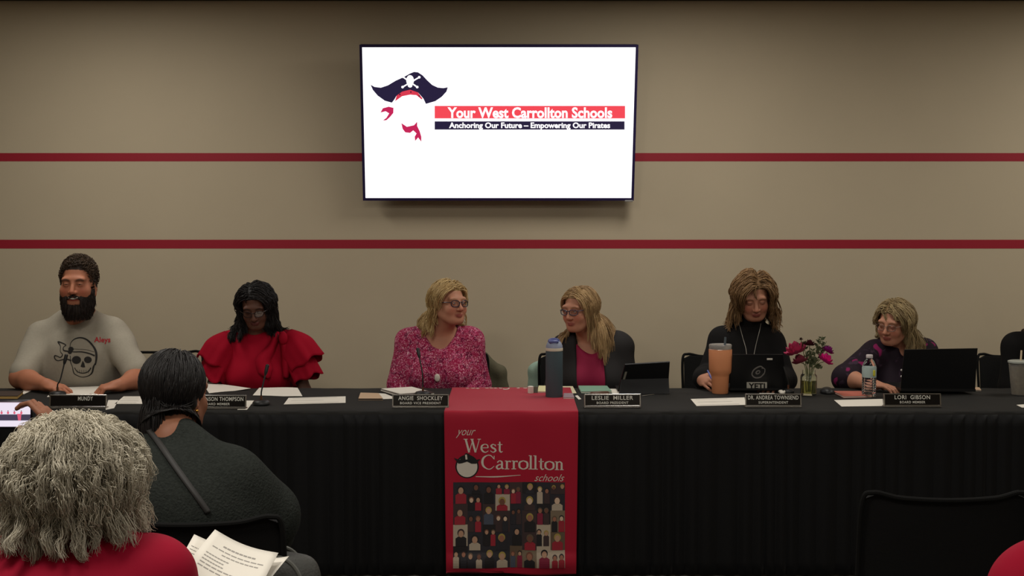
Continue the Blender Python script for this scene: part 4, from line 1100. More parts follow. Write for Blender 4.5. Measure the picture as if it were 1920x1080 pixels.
fl = Flat(); fl.add(ribbon2d([(1432, 690), (1425, 687), (1414, 693), (1410, 702), (1416, 708), (1426, 707), (1432, 700)], [1.2, 2.6, 2.4, 2.2, 2.6, 2.4, 1]), 0, 0)
fl.add(disc2d((1421, 698), (5, 3.6), rot=-.6), 0, 0); fl.add(disc2d((1421.5, 698), (2.6, 1.6), rot=-.6), 1, 1); fl.add(ribbon2d([(1428, 690), (1434, 692), (1433, 700), (1429, 705)], 1.6), 0, 0)
fl.build('emblem_sticker', pm, t, [mat('sticker_grey', S(118, 114, 110), .6), M_BLK])
fl = Flat(); fl.add(rect(1438, 671.5, 1448.5, 675), 0, 0); fl.build('label_tag', pm, t, [M_PAPER])
# tablet on its stand
yb = T(1208, 738, ZT)[1]
t = empty('tablet', T(1208, 737, ZT), 'black tablet in a folio stand leaning beside the bright silver nameplate', 'tablet')
BL, BR = setz(P(1158, 736, yb + .06), ZT + .004), setz(P(1252, 737, yb + .06), ZT + .004); TL, TR = P(1172, 684, yb - .02), P(1256, 679, yb - .02)
slab4([TL, TR, BR, BL], .009, 'screen_case', M_LAP, t)
ML, MR = TL * .45 + BL * .55, TR * .45 + BR * .55
slab4([ML + V(0, -.002, 0), MR + V(0, -.002, 0), setz(BR + V(0, -.075, 0), ZT + .001), setz(BL + V(0, -.075, 0), ZT + .001)], .003, 'kickstand', M_LAP, t)
slab4([BL + V(.0, .17, .004), BR + V(.0, .17, .004), BR, BL], -.004, 'keyboard_cover', M_LAP, t)
pm = plane_map([TL, TR, BR, BL]); fl = Flat(); fl.poly([(1172, 697), (1182, 697), (1175, 722), (1165, 722)], 0, 0); fl.build('grey_strip', pm, t, [mat('strip_grey', S(136, 134, 122), .6)])

# tissue with red marks and flowers
o = MB(); rr = random.Random(8)
for k in range(9): o.sph(T(1468 + rr.uniform(-5, 14), 735 + rr.uniform(-2, 2), ZT + .010), (.012, .010, .009), 8, 6)
tag(o.build('crumpled_tissue', M_PAPER), 'crumpled white tissue between the stickered laptop and the flower jar', 'tissue')
q = T(1516, 741, ZT); k_ = q[1] / FPX; H_ = P(1516, 694, q[1])[2] - ZT
t = empty('mason_jar', q, 'small clear glass jar of water holding the flowers', 'jar')
jr = 15.5 * k_
MB().lathe([(0, .002), (jr * .85, .002), (jr, .010), (jr, H_ * .72), (jr * .95, H_ * .80), (jr * .78, H_ * .86), (jr * .78, H_ * .98), (jr * .82, H_), (jr * .74, H_), (jr * .72, H_ * .86), (jr * .9, H_ * .76), (jr * .92, .012), (0, .010)], q, 36).build('glass', mat('jar_glass', (.9, .95, .88, 1), .05, trans=1, ior=1.3), t)
MB().lathe([(0, .013), (jr * .9, .013), (jr * .9, H_ * .6), (0, H_ * .6)], q, 30).build('water', mat('greenish_water', S(196, 190, 120), .05, trans=.9, ior=1.33), t)
M_STEM = mat('stem_green', S(84, 92, 52), .7); M_LEAF = mat('leaf_green', S(86, 94, 66), .7, noise=.3, nscale=60)
def bloom(px, py, r, m, label, kind=0, seed=0):
    c = P(px, py, q[1] + .01 * (seed % 3 - 1)); rr = random.Random(seed)
    t = empty('flower', (q[0], q[1], ZT + .02), label, 'flower', 'flowers in the jar')
    MB().tube(smoothpath([V(q[0] + rr.uniform(-.01, .01), q[1] + rr.uniform(-.01, .01), ZT + .02), V(q[0] * .7 + c[0] * .3, q[1], ZT + H_ * 1.1), c], 14), .0018, 6).build('stem', M_STEM, t)
    o = MB(); ax = c - V(q[0], q[1], ZT + H_ * .5); ax /= np.linalg.norm(ax)
    a = np.cross(ax, V(0, 1, 0)); a /= np.linalg.norm(a); b = np.cross(ax, a)
    rings = ((.35, .9, 5), (.7, .65, 8), (1.0, .35, 11)) if kind == 0 else ((.4, .8, 6), (.9, .2, 10))
    for (rad_, lift, n) in rings:
        for k in range(n):
            an = 2 * math.pi * (k + rr.random() * .5) / n; dr = a * math.cos(an) + b * math.sin(an); s_ = -a * math.sin(an) + b * math.cos(an)
            tip = c + dr * r * rad_ + ax * r * lift; md = c + dr * r * rad_ * .62 + ax * r * lift * .35
            w = r * .36
            vs = [c, md - s_ * w, md + s_ * w, md * .3 + tip * .7 - s_ * w * .9, md * .3 + tip * .7 + s_ * w * .9, tip + ax * r * .08, md + ax * r * -.10]
            o.add(vs, [(0, 1, 6), (0, 6, 2), (1, 3, 6), (6, 4, 2), (3, 5, 6), (6, 5, 4)])
    o.build('petals', m, t)
bloom(1494, 662, .062, mat('petal_rose', S(176, 52, 92), .7), 'large dusty rose bloom leaning left out of the jar', 0, 1)
bloom(1502, 680, .046, mat('petal_dark_rose', S(140, 46, 70), .7), 'smaller rose bloom below the large one on the left of the jar', 0, 5)
bloom(1518, 648, .032, mat('petal_maroon', S(74, 14, 28), .7), 'small dark maroon bloom at the top middle of the bouquet', 0, 2)
bloom(1545, 678, .046, mat('petal_magenta', S(214, 30, 130), .6), 'bright magenta bloom at the right of the bouquet', 0, 3)
bloom(1551, 660, .034, mat('petal_purple', S(130, 20, 110), .6), 'purple bloom just above the magenta one', 0, 4)
bloom(1502, 637, .013, mat('petal_brown', S(70, 50, 40), .7), 'tiny brown seed head at the upper left of the bouquet', 1, 6)
def sprig(pts, n, label, seed, ls=.026):
    rr = random.Random(seed); W = [P(x, y, q[1] + .015) for x, y in pts]; path = smoothpath([V(q[0], q[1], ZT + .03)] + W, 24)
    t = empty('leafy_sprig', (q[0], q[1], ZT + .03), label, 'leaves', 'green sprigs in the jar')
    MB().tube(path, .0013, 6).build('stem', M_STEM, t)
    o = MB()
    for k in range(n):
        p = path[int(9 + (14 * k) / n)]; an = rr.uniform(0, 6.28); d = V(math.cos(an), .5 * math.sin(an), rr.uniform(0, .9)); d /= np.linalg.norm(d)
        s_ = np.cross(d, V(0, 1, .2)); s_ /= np.linalg.norm(s_); l = ls * rr.uniform(.7, 1.3)
        o.add([p, p + d * l * .4 + s_ * l * .26, p + d * l * .45, p + d * l * .4 - s_ * l * .26, p + d * l], [(0, 1, 2), (0, 2, 3), (1, 4, 2), (3, 2, 4)])
    o.build('leaves', M_LEAF, t)
sprig([(1520, 690), (1530, 660), (1542, 630)], 26, 'tall grey green sprig at the upper right of the bouquet', 1)
sprig([(1522, 690), (1535, 668), (1550, 640)], 26, 'leafy sprig leaning right behind the magenta bloom', 2)
sprig([(1514, 690), (1510, 660), (1503, 640)], 12, 'short sprig standing at the upper left of the bouquet', 3)
sprig([(1518, 690), (1520, 675), (1524, 655)], 40, 'dense leafy sprig in the middle of the bouquet', 4, .02)
sprig([(1522, 692), (1536, 690), (1540, 692)], 8, 'low sprig hanging over the right rim of the jar', 5)
# ================================================================== people
M_GREYHAIR = mat('grey_hair', (.6, .55, .5, 1), .95, attr=True, spec=.03)
M_HAIR = mat('hair', (.1, .07, .05, 1), .5, attr=True, spec=.35)
def mk(c, face=-1, **k):
    b = Body(); b.face = 1; b.rs = .07; b.fl = .85; b.cw = .16; b.cd = .11; b.cdy = 0; b.bw = .16; b.bd = .12; b.bz = .82; b.hw = .18; b.bust = 0; b.nr = .055; b.hipz = .58
    for a, v in k.items(): setattr(b, a, v)
    return b
SK_FAIR = S(184, 130, 104); SK_RUDDY = S(178, 116, 88); SK_DARK = S(96, 62, 48); SK_BROWN = S(140, 92, 68)
LIP = S(146, 74, 68)
M_JEANS = mat('dark_trousers', S(34, 36, 44), .8, bump=.1, bscale=400); M_SHOE = mat('black_shoes', S(20, 20, 20), .4)
UP = V(0, 0, 1.0)
def shadow_box(b, arms, pad=.16, zmin=.60):
    return bounds([b.SL, b.SR, b.N, b.hip] + [p for a in arms for p in a[:3]], pad, zmin)

# ---------------------------------------------------------------- 1 bearded man in grey t-shirt
H = Head(P(147, 529, 6.86), yaw=2, pitch=4, sc=1.13)
b = mk(0, N=P(147, 584, 6.97), SL=P(82, 632, 6.98), SR=P(214, 630, 6.98), hip=V(P(147, 720, 7.05)[0], 7.06, .60), rs=.085, cw=.23, cd=.15, bw=.25, bd=.17, hw=.22, nr=.072, hipz=.56)
EL, WL = P(38, 706, 6.78), P(86, 716, 6.60); ER, WR = P(262, 704, 6.80), P(226, 716, 6.60)
WL[2] = TZ + .042; WR[2] = TZ + .042; EL[2] = TZ + .055; ER[2] = TZ + .055
arms = [(b.SL, EL, WL, (.066, .054, .05, .031)), (b.SR, ER, WR, (.066, .054, .05, .031))]
hands = [(WL, V(.9, -.42, -.10), V(.15, .10, -1), -1, dict(curl=(28, 40, 30), sc=1.08)), (WR, V(-.9, -.42, -.10), V(-.15, .10, -1), 1, dict(curl=(45, 60, 40), sc=1.08))]
root, body = build_person('person', 'heavyset bearded man smiling in a grey t-shirt with a skull print', (b.hip[0], b.hip[1], 0), H, b, SK_RUDDY, 'ruddy',
    dict(w=1.12, eyes='squint', mouth='smile'), dict(lip=S(150, 64, 58), brow=S(44, 30, 22), hairc=S(48, 34, 26), flush=.6, browthick=.005, wide=1.0), arms, hands, zmin=.62)
MB().tube(smoothpath([H.pt(-.021, -.0915, -.061), H.pt(0, -.0975, -.0655), H.pt(.021, -.0915, -.061)], 10), .0042, 8).build('teeth', mat('teeth', S(205, 195, 180), .3), root)
eyes(H, root)
M_TEE = mat('grey_t_shirt', S(160, 153, 138), .85, bump=.12, bscale=600, spec=.2, noise=.04, nscale=90)
lo, hi = shadow_box(b, arms, .17, .60)
def g(f):
    torso_sdf(f, b, .012)
    for a in arms:
        arm_sdf(f, a[0], a[1], a[2], (a[3][0] + .008, a[3][1] + .010, .05, .04), .010, t1=.86)
def cut(f):
    f.cap(b.N + V(0, -.01, .040), b.N + V(0, -.03, .20), .078, .085, .02, cut=True)
tee = garment('t_shirt', root, M_TEE, g, lo, hi, .005, wrinkles(.0045, 42, 26, 1.0), cut)
bv = bvh_of(tee); c5 = lambda L: [(90 + x / 9.82, 610 + y / 9.82) for x, y in L]
fl = Flat()
fl.add(ribbon2d(c5([(400, 430), (425, 320), (500, 250), (610, 230), (720, 270), (820, 370), (880, 480), (890, 600), (870, 730)]), [.9, 1.2, 1.8, 2.6, 3.0, 3.2, 4.2, 4.0, 2.5]), 0)
fl.add(ribbon2d(c5([(400, 480), (480, 490), (620, 490), (760, 520), (860, 560)]), [1.2, 1.8, 2.0, 2.4, 3]), 0)
fl.add(ribbon2d(c5([(410, 430), (540, 440), (700, 450), (850, 490)]), .7), 0)
fl.add(disc2d(c5([(425, 440)])[0], (5, 4.5)), 0).add(disc2d(c5([(405, 490)])[0], (4, 4)), 0)
fl.add(disc2d(c5([(525, 638)])[0], (8.6, 7.4)), 0).add(disc2d(c5([(735, 635)])[0], (7.2, 6.2)), 0)
fl.poly(c5([(640, 650), (600, 760), (640, 775), (685, 770), (670, 700)]), 0)
fl.add(ribbon2d(c5([(410, 560), (420, 680), (450, 760), (470, 850), (500, 900), (620, 950), (740, 930), (810, 870), (835, 770), (865, 700)]), [1.2, 1.4, 1.2, 1.8, 1.6, 1.2, 1.6, 3.0, 3.4, 1.8]), 0)
fl.add(ribbon2d(c5([(490, 780), (540, 850), (640, 880), (740, 850), (790, 780)]), [1.5, 1.6, 1.8, 2, 2.4]), 0)
for x in (540, 580, 620, 660, 700, 740): fl.add(ribbon2d(c5([(x, 815), (x, 845), (x + 2, 880)]), .7, 6), 0)
fl.add(ribbon2d(c5([(370, 480), (290, 460), (290, 400), (330, 360), (190, 305), (230, 380), (230, 480), (270, 540), (230, 590), (180, 570), (130, 560), (130, 610), (190, 650), (330, 620), (430, 650)]), [2.6, 2.4, 1.2, 1.6, 2.6, 1.2, 1.0, 1.6, 1.8, 1.6, 2.4, 2.0, 1.6, 2.4, 2.6], 90), 0)
fl.add(text2d('Aleys', 176.5, 207.5, 632, 645, bold=.02), 1)
fl.build('shirt_print', lambda u, v, l: proj(bv, u, v, .002), tee, [mat('print_black', S(36, 34, 32), .8), mat('print_red', S(176, 30, 44), .8)])
rng = np.random.default_rng(3)
strands('hair', H, root, M_HAIR, scalp_roots(3000, rng, ([-.09, -.06, -.045, -.03, .0, .03, .1], [.085, .076, .036, -.01, -.02, -.04, -.06])), lambda p, r: np.stack([p[:, 0] * 3 + .2, np.full(len(p), -.1), np.clip(p[:, 2] * 6, -1, .5)], 1),
        .020, L=6, grav=.03, shell=.0, vol=(.002, .015), out=.6, clump=.25, nclump=300, rad=.0016, cols=(S(50, 38, 29), S(80, 62, 46)), facebox=False, jitter=.2)
# beard: roots on the jaw
def jaw_roots(n, rng):
    out = []
    while sum(len(a) for a in out) < n:
        th = rng.uniform(-1.75, 1.75, n); z = rng.uniform(-.118, -.018, n)
        rx = .068 * np.interp(z, [-.12, -.09, -.05, -.02], [.55, .86, 1.02, 1.06]); ry = .078 * np.interp(z, [-.12, -.09, -.05, -.02], [.85, 1.08, 1.05, 1.0])
        x = rx * np.sin(th) * 1.06; y = -.012 - ry * np.cos(th)
        mouth = (np.abs(x) < .031) & (z > -.092) & (z < -.052); cheek = (z > -.045 - np.clip((np.abs(x) - .02) * -.3, -.03, .02)) & (np.abs(x) < .058); nose = (z > -.052) & (np.abs(x) < .058)
        ok = ~(mouth | cheek | nose) & ~((z > -.06) & (np.abs(x) < .030))
        out.append(np.stack([x, y, z, np.sin(th), -np.cos(th), np.full(n, -.5)], 1)[ok])
    q = np.concatenate(out)[:n]; return q[:, :3], q[:, 3:]
strands('beard', H, root, M_HAIR, jaw_roots(3600, rng), lambda p, r: np.stack([p[:, 0] * -3, np.full(len(p), -.15), np.full(len(p), -.9)], 1),
        lambda p, r: np.interp(p[:, 2], [-.12, -.06, -.02], [.068, .050, .018]), L=7, grav=.25, vol=(.0, .002), out=.55, clump=.3, nclump=300, rad=.0016, cols=(S(30, 22, 18), S(46, 34, 26)), facebox=False, jitter=.18, wave=.003)
q = rng.uniform(-1, 1, (700, 2)); pr_ = np.stack([q[:, 0] * .027, -.094 + np.abs(q[:, 0]) * .012, -.050 + q[:, 1] * .003 - np.abs(q[:, 0]) * .008], 1)
strands('moustache', H, root, M_HAIR, (pr_, np.tile(V(0, -1, -.2), (700, 1))), lambda p, r: np.stack([np.sign(p[:, 0]) * 1.0, np.full(len(p), -.3), np.full(len(p), -.5)], 1),
        .016, L=5, grav=.2, vol=(0, .001), out=.5, clump=0, rad=.0014, cols=(S(34, 24, 20), S(52, 38, 30)), facebox=False)
lower_body(root, b, M_JEANS, M_SHOE, -1)

# ---------------------------------------------------------------- 2 woman in red ruffled dress
H = Head(P(479, 572, 6.93), yaw=3, pitch=24, roll=-3, sc=.98)
b = mk(0, N=P(480, 622, 7.03), SL=P(430, 646, 7.03), SR=P(540, 644, 7.03), hip=V(P(482, 720, 7.05)[0], 7.10, .60), rs=.062, cw=.17, cd=.115, bw=.185, bd=.14, hw=.2, bust=.066)
EL, WL = P(399, 716, 6.98), P(440, 728, 6.72); ER, WR = P(568, 716, 6.98), P(530, 728, 6.74)
EL[2] = TZ - .0; ER[2] = TZ + .0; WL[2] = TZ + .045; WR[2] = TZ + .045; WL[1] = 6.70; WR[1] = 6.70
arms = [(b.SL, EL, WL, (.05, .040, .036, .026)), (b.SR, ER, WR, (.05, .040, .036, .026))]
arms = [(b.SL, P(397, 735, 7.0), P(440, 770, 6.93), (.05, .040, .036, .026)), (b.SR, P(570, 735, 7.0), P(530, 770, 6.93), (.05, .040, .036, .026))]
hands = [(arms[0][2], V(.5, -.3, -.6), V(.3, 0, -1), -1, {}), (arms[1][2], V(-.5, -.3, -.6), V(-.3, 0, -1), 1, {})]
root, body = build_person('person', 'woman with wavy black hair looking down in a red dress with ruffled sleeves', (b.hip[0], b.hip[1], 0), H, b, SK_DARK, 'dark',
    dict(eyes='down'), dict(lip=S(96, 46, 44), brow=S(24, 16, 14), hairc=S(20, 16, 15), flush=.15), arms, hands, zmin=.50)
M_REDD = mat('red_dress_cloth', S(156, 14, 38), .8, bump=.08, bscale=500, spec=.1)
lo, hi = shadow_box(b, arms, .17, .50)
def g(f):
    torso_sdf(f, b, .012); f.cap(b.N + V(0, .0, -.02), b.N + V(0, .01, .015), .066, .060, .02)
    for a in arms: arm_sdf(f, a[0], a[1], a[2], (.056, .052, .05, .04), .008, t1=.55)
garment('dress', root, M_REDD, g, lo, hi, .005, wrinkles(.0025, 40, 22, 2.0))
def flounce(name, S_, E, t0, t1, r0, r1, ph, seed):
    """one ruffle tier: an open flared cone around the upper arm with a wavy hem"""
    ax = E - S_; L_ = np.linalg.norm(ax); ax = ax / L_; a = np.cross(ax, V(0, 1, 0)); a /= np.linalg.norm(a); bb = np.cross(ax, a)
    o = MB(); n, m_ = 60, 14; vs = []
    for j in range(m_ + 1):
        t = j / m_; cpt = S_ + ax * L_ * (t0 + (t1 - t0) * t)
        for k in range(n):
            an = 2 * math.pi * k / n; puff = math.sin(min(t * 1.7, 1) * math.pi / 2)
            rr_ = (r0 + (r1 - r0) * puff) * (1 + .09 * t * math.sin(6 * an + ph) + .04 * t * math.sin(11 * an + 2 * ph))
            vs.append(cpt + (a * math.cos(an) + bb * math.sin(an)) * rr_ + ax * .010 * t * math.sin(5 * an + ph))
    f_ = [(j * n + k, j * n + (k + 1) % n, (j + 1) * n + (k + 1) % n, (j + 1) * n + k) for j in range(m_) for k in range(n)]
    ob = mesh_obj(name, vs, f_, M_REDD, root); s_ = ob.modifiers.new('s', 'SOLIDIFY'); s_.thickness = .003; return ob
for (S_, q) in ((P(430, 640, 7.02), -1), (P(541, 638, 7.02), 1)):
    E1 = P(394 if q < 0 else 583, 692, 6.98); E2 = P(396 if q < 0 else 577, 712, 6.98)
    flounce('sleeve_ruffle', S_ + V(0, 0, .020), E1, -.10, .86, .040, .100, .5 * q, 1); flounce('sleeve_ruffle', S_, E2, .25, 1.0, .055, .084, 1.2, 2)
bv = bvh_of(bpy.data.objects[[o_.name for o_ in root.children if o_.name.startswith('dress')][0]])
def tail(pts, w, name, off):
    v, f_ = ribbon2d(pts, w, 30); P3 = []
    for (x, y) in v:
        q = proj(bv, min(max(x, 430), 548), y, .0); P3.append(P(x, y, (q[1] if q is not None else 6.9) - off))
    # widen into a 3-D fold
    P3 = np.array(P3); mid = (P3[0::2] + P3[1::2]) / 2 + V(0, -.018, 0); n = len(mid)
    V_ = np.empty((3 * n, 3)); V_[0::3] = P3[0::2]; V_[1::3] = mid; V_[2::3] = P3[1::2]
    f2 = [(3 * i + a, 3 * i + a + 1, 3 * i + a + 4, 3 * i + a + 3) for i in range(n - 1) for a in (0, 1)]
    ob = mesh_obj(name, V_, f2, M_REDD, root); s_ = ob.modifiers.new('s', 'SOLIDIFY'); s_.thickness = .004
tail([(522, 622), (510, 650), (494, 676), (498, 696), (504, 709)], [10, 14, 26, 28, 4], 'scarf_tail', .014)
tail([(528, 622), (534, 650), (538, 680), (537, 708)], [8, 16, 20, 10], 'scarf_tail', .012)
MB().sph(P(531, 634, 6.93), (.024, .022, .036), 16, 10).build('scarf_knot', M_REDD, root)
rng = np.random.default_rng(4)
col_ = [('cap', b.SL, b.SR, .078), ('cap', b.N, (b.SL + b.SR) / 2 + V(0, 0, -.2), .105)]
strands('hair', H, root, M_HAIR, scalp_roots(2600, rng), comb_part(-.02, 1.0, .35, .0), .29, topf=.3, L=16, grav=.20, out=.3, low=.6, vol=(.004, .036), part=.04, wave=.016, wfreq=2.2, curl=.006, clump=.8, nclump=110, rad=.0022,
        cols=(S(16, 13, 13), S(34, 28, 27)), colliders=col_, face_w=.062)
glasses(H, root, mat('dark_glasses', S(40, 28, 26), .3))
lower_body(root, b, M_JEANS, M_SHOE, -1)

# ---------------------------------------------------------------- 3 blonde woman in pink patterned blouse, looking right
H = Head(P(843, 568, 6.98), yaw=38, pitch=-3, roll=2, sc=.99)
b = mk(0, N=P(822, 620, 7.06), SL=P(768, 642, 7.06), SR=P(880, 640, 7.06), hip=V(P(822, 720, 7.1)[0], 7.12, .60), rs=.072, cw=.195, cd=.125, bw=.215, bd=.15, hw=.22, bust=.075, nr=.06)
arms = [(b.SL, P(752, 722, 7.04), P(790, 775, 6.93), (.058, .05, .044, .028)), (b.SR, P(895, 722, 7.04), P(860, 775, 6.93), (.058, .05, .044, .028))]
hands = [(arms[0][2], V(.5, -.3, -.6), V(.3, 0, -1), -1, {}), (arms[1][2], V(-.5, -.3, -.6), V(-.3, 0, -1), 1, {})]
root, body = build_person('person', 'blonde woman with dark glasses in a pink patterned blouse looking to the right', (b.hip[0], b.hip[1], 0), H, b, SK_FAIR, 'fair',
    dict(w=1.08, eyes='open'), dict(lip=LIP, brow=S(150, 110, 80), hairc=S(176, 146, 96), flush=.45), arms, hands, zmin=.50)
eyes(H, root, (.08, .12, .16, 1), yaw=.2)
M_PINK = pattern_mat('pink_print_blouse', S(150, 22, 68), [(S(110, 12, 56), .52, .60, 14, 9), (S(196, 96, 134), .55, .60, 46, 3), (S(226, 176, 190), .60, .63, 64, 5)], distort=3.0)
lo, hi = shadow_box(b, arms, .17, .50)
def g(f):
    torso_sdf(f, b, .013)
    for a in arms: arm_sdf(f, a[0], a[1], a[2], (.066, .064, .058, .04), .010, t1=1.8)
def cut(f):
    f.cap(b.N + V(.01, -.02, -.005), b.N + V(.01, -.04, .20), .092, .10, .02, cut=True)
    a_ = P(838, 662, 6.86); f.cap(b.N + V(.015, -.12, -.02), V(a_[0], b.N[1] - .232, a_[2] - .01), .074, .030, .012, cut=True)
garment('blouse', root, M_PINK, g, lo, hi, .005, wrinkles(.003, 34, 20, 3.0), cut)
bv = bvh_of([o_ for o_ in root.children if o_.name.startswith('blouse')][0])
q = proj(bv, 820, 708, .004)
if q is not None:
    MB().sph(q, (.015, .005, .021), 16, 10).build('pendant', mat('pearl_white', S(222, 214, 200), .3), root)
rng = np.random.default_rng(5); col_ = [('cap', b.SL, b.SR, .086), ('cap', b.N, (b.SL + b.SR) / 2 + V(0, 0, -.2), .115)]
strands('hair', H, root, M_HAIR, scalp_roots(2600, rng), comb_part(.012, 1.0, .5, .0), topf=.5, length=lambda p, r: np.where(p[:, 0] > 0, .15, .185), L=14, grav=.17, out=.35, low=.5, part=.05, vol=(.004, .034), wave=.010, wfreq=1.6, clump=.7, nclump=150, rad=.0020,
        cols=(S(150, 118, 70), S(210, 182, 130)), colliders=col_, face_w=.066)
glasses(H, root, mat('navy_glasses', S(36, 34, 50), .3), r=.0026)
lower_body(root, b, M_JEANS, M_SHOE, -1)

# ---------------------------------------------------------------- 4 woman in black blazer, looking left
H = Head(P(1086, 579, 6.96), yaw=-38, pitch=6, roll=-2, sc=1.0)
b = mk(0, N=P(1108, 632, 7.05), SL=P(1062, 656, 7.05), SR=P(1158, 652, 7.05), hip=V(P(1110, 720, 7.1)[0], 7.12, .60), rs=.07, cw=.175, cd=.12, bw=.19, bd=.14, hw=.2, bust=.072, nr=.055)
arms = [(b.SL, P(1046, 728, 7.0), P(1080, 775, 6.93), (.056, .048, .042, .027)), (b.SR, P(1172, 722, 7.02), P(1145, 775, 6.93), (.056, .048, .042, .027))]
hands = [(arms[0][2], V(.5, -.3, -.6), V(.3, 0, -1), -1, {}), (arms[1][2], V(-.5, -.3, -.6), V(-.3, 0, -1), 1, {})]
root, body = build_person('person', 'woman with long dark blonde hair in a black blazer over a magenta top', (b.hip[0], b.hip[1], 0), H, b, SK_FAIR, 'fair',
    dict(w=1.02, eyes='open'), dict(lip=LIP, brow=S(140, 100, 74), hairc=S(150, 118, 80), flush=.55), arms, hands, zmin=.50)
eyes(H, root, (.08, .12, .16, 1), yaw=-.2)
M_MAG = mat('magenta_top', S(144, 10, 60), .75, bump=.06, bscale=500); M_BLAZ = mat('black_blazer', S(40, 38, 38), .8, bump=.1, bscale=500, spec=.25)
lo, hi = shadow_box(b, arms, .18, .50)
def g(f): torso_sdf(f, b, .009)
def cut(f):
    f.cap(b.N + V(0, -.02, -.005), b.N + V(-.01, -.04, .20), .092, .10, .02, cut=True)
    a_ = P(1114, 662, 6.86); f.cap(b.N + V(-.005, -.12, -.01), V(a_[0], b.N[1] - .19, a_[2] - .02), .078, .045, .012, cut=True)
garment('top', root, M_MAG, g, lo, hi, .005, wrinkles(.002, 40, 22, 4.0), cut)
def g(f):
    torso_sdf(f, b, .022); 
    for s_ in (b.SL, b.SR): f.ell(s_ + V(0, 0, .012), (.085, .08, .065), .03)
    for a in arms: arm_sdf(f, a[0], a[1], a[2], (.066, .060, .056, .042), .012, t1=1.85)
def cut(f):
    f.cap(b.N + V(0, -.02, .02), b.N + V(-.01, -.03, .20), .088, .095, .02, cut=True)
    p0_ = P(1104, 618, 6.9); p1_ = P(1112, 730, 6.8); f.cap(V(p0_[0], b.N[1] - .09, p0_[2]), V(p1_[0] , b.N[1] - .20, p1_[2] - .05), .074, .080, .012, sc=(1, 1.15, 1), cut=True)
garment('blazer', root, M_BLAZ, g, lo, hi, .005, wrinkles(.002, 30, 18, 5.0), cut)
bz_ = [o_ for o_ in root.children if o_.name.startswith('blazer')][0]; bv = bvh_of(bz_)
fl = Flat()
fl.poly([(1084, 632), (1076, 650), (1079, 668), (1072, 676), (1084, 700), (1089, 726), (1090, 700), (1090, 668)]); fl.poly([(1136, 632), (1146, 650), (1142, 668), (1149, 674), (1142, 700), (1143, 726), (1139, 700), (1134, 668)])
rng = np.random.default_rng(6); col_ = [('cap', b.SL, b.SR, .092), ('cap', b.N, (b.SL + b.SR) / 2 + V(0, 0, -.2), .13)]
strands('hair', H, root, M_HAIR, scalp_roots(2800, rng), comb_part(-.01, .9, .35, .0), topf=.4, length=lambda p, r: np.where(p[:, 0] > 0, .30, .26), L=18, grav=.20, out=.3, low=.5, part=.062, vol=(.003, .022), wave=.008, wfreq=1.5, clump=.75, nclump=130, rad=.0019,
        cols=(S(118, 90, 58), S(190, 158, 112)), colliders=col_, face_w=.066)
glasses(H, root, mat('blue_grey_glasses', S(50, 54, 74), .3), rx=.024, rz=.014, r=.0024)
lower_body(root, b, M_JEANS, M_SHOE, -1)

# ---------------------------------------------------------------- 5 woman in black turtleneck looking down
H = Head(P(1414, 555, 6.93), yaw=-3, pitch=22, roll=-4, sc=1.02)
b = mk(0, N=P(1407, 610, 7.02), SL=P(1355, 640, 7.02), SR=P(1444, 642, 7.02), hip=V(P(1400, 720, 7.05)[0], 7.10, .60), rs=.068, cw=.16, cd=.115, bw=.17, bd=.13, hw=.19, bust=.066, nr=.052)
EL = P(1330, 706, 6.98); WL = P(1316, 722, 6.76); WL[2] = TZ + .05
arms = [(b.SL, EL, WL, (.056, .046, .040, .027)), (b.SR, P(1468, 712, 6.96), P(1462, 728, 6.72), (.056, .046, .040, .027))]
arms[1][2][2] = TZ + .045
hands = [(WL, V(.22, -1, .05), V(.7, 0, -.6), -1, dict(curl=(30, 35, 25))), (arms[1][2], V(-.6, -.6, -.15), V(-.2, 0, -1), 1, dict(curl=(15, 25, 20)))]
root, body = build_person('person', 'woman with full light brown hair looking down in a black turtleneck and long necklace', (b.hip[0], b.hip[1], 0), H, b, SK_FAIR, 'fair',
    dict(eyes='down'), dict(lip=LIP, brow=S(120, 84, 60), hairc=S(120, 92, 62), flush=.6), arms, hands, zmin=.62)
M_TURT = mat('black_knit', S(26, 25, 25), .9, bump=.2, bscale=300, spec=.15)
lo, hi = shadow_box(b, arms, .17, .60)
def g(f):
    torso_sdf(f, b, .012); f.cap(b.N + V(0, 0, -.03), H.pt(0, .012, -.098), .068, .062, .02)
    for a in arms: arm_sdf(f, a[0], a[1], a[2], (.066, .060, .054, .040), .010, t1=1.9)
garment('turtleneck', root, M_TURT, g, lo, hi, .005, wrinkles(.0025, 36, 24, 6.0))
bv = bvh_of([o_ for o_ in root.children if o_.name.startswith('turtleneck')][0])
pts = [proj(bv, x, y, .003) for x, y in ((1385, 604), (1388, 615), (1393, 635), (1398, 652), (1401, 672), (1406, 690), (1412, 672), (1416, 652), (1420, 635), (1424, 618), (1426, 606))]
MB().tube(smoothpath([p for p in pts if p is not None], 40), .0018, 6).build('necklace', mat('necklace_silver', S(170, 166, 156), .4, metal=.5), root)
rng = np.random.default_rng(7); col_ = [('cap', b.SL, b.SR, .084), ('cap', b.N, (b.SL + b.SR) / 2 + V(0, 0, -.2), .11)]
strands('hair', H, root, M_HAIR, scalp_roots(3200, rng), comb_part(.02, 1.0, .45, .0), .22, topf=.5, L=15, grav=.17, low=.6, part=.05, vol=(.012, .046), wave=.013, wfreq=2.0, clump=.6, nclump=170, rad=.0020,
        cols=(S(96, 70, 44), S(158, 124, 84)), colliders=col_, face_w=.060, out=.6)
lower_body(root, b, M_JEANS, M_SHOE, -1)
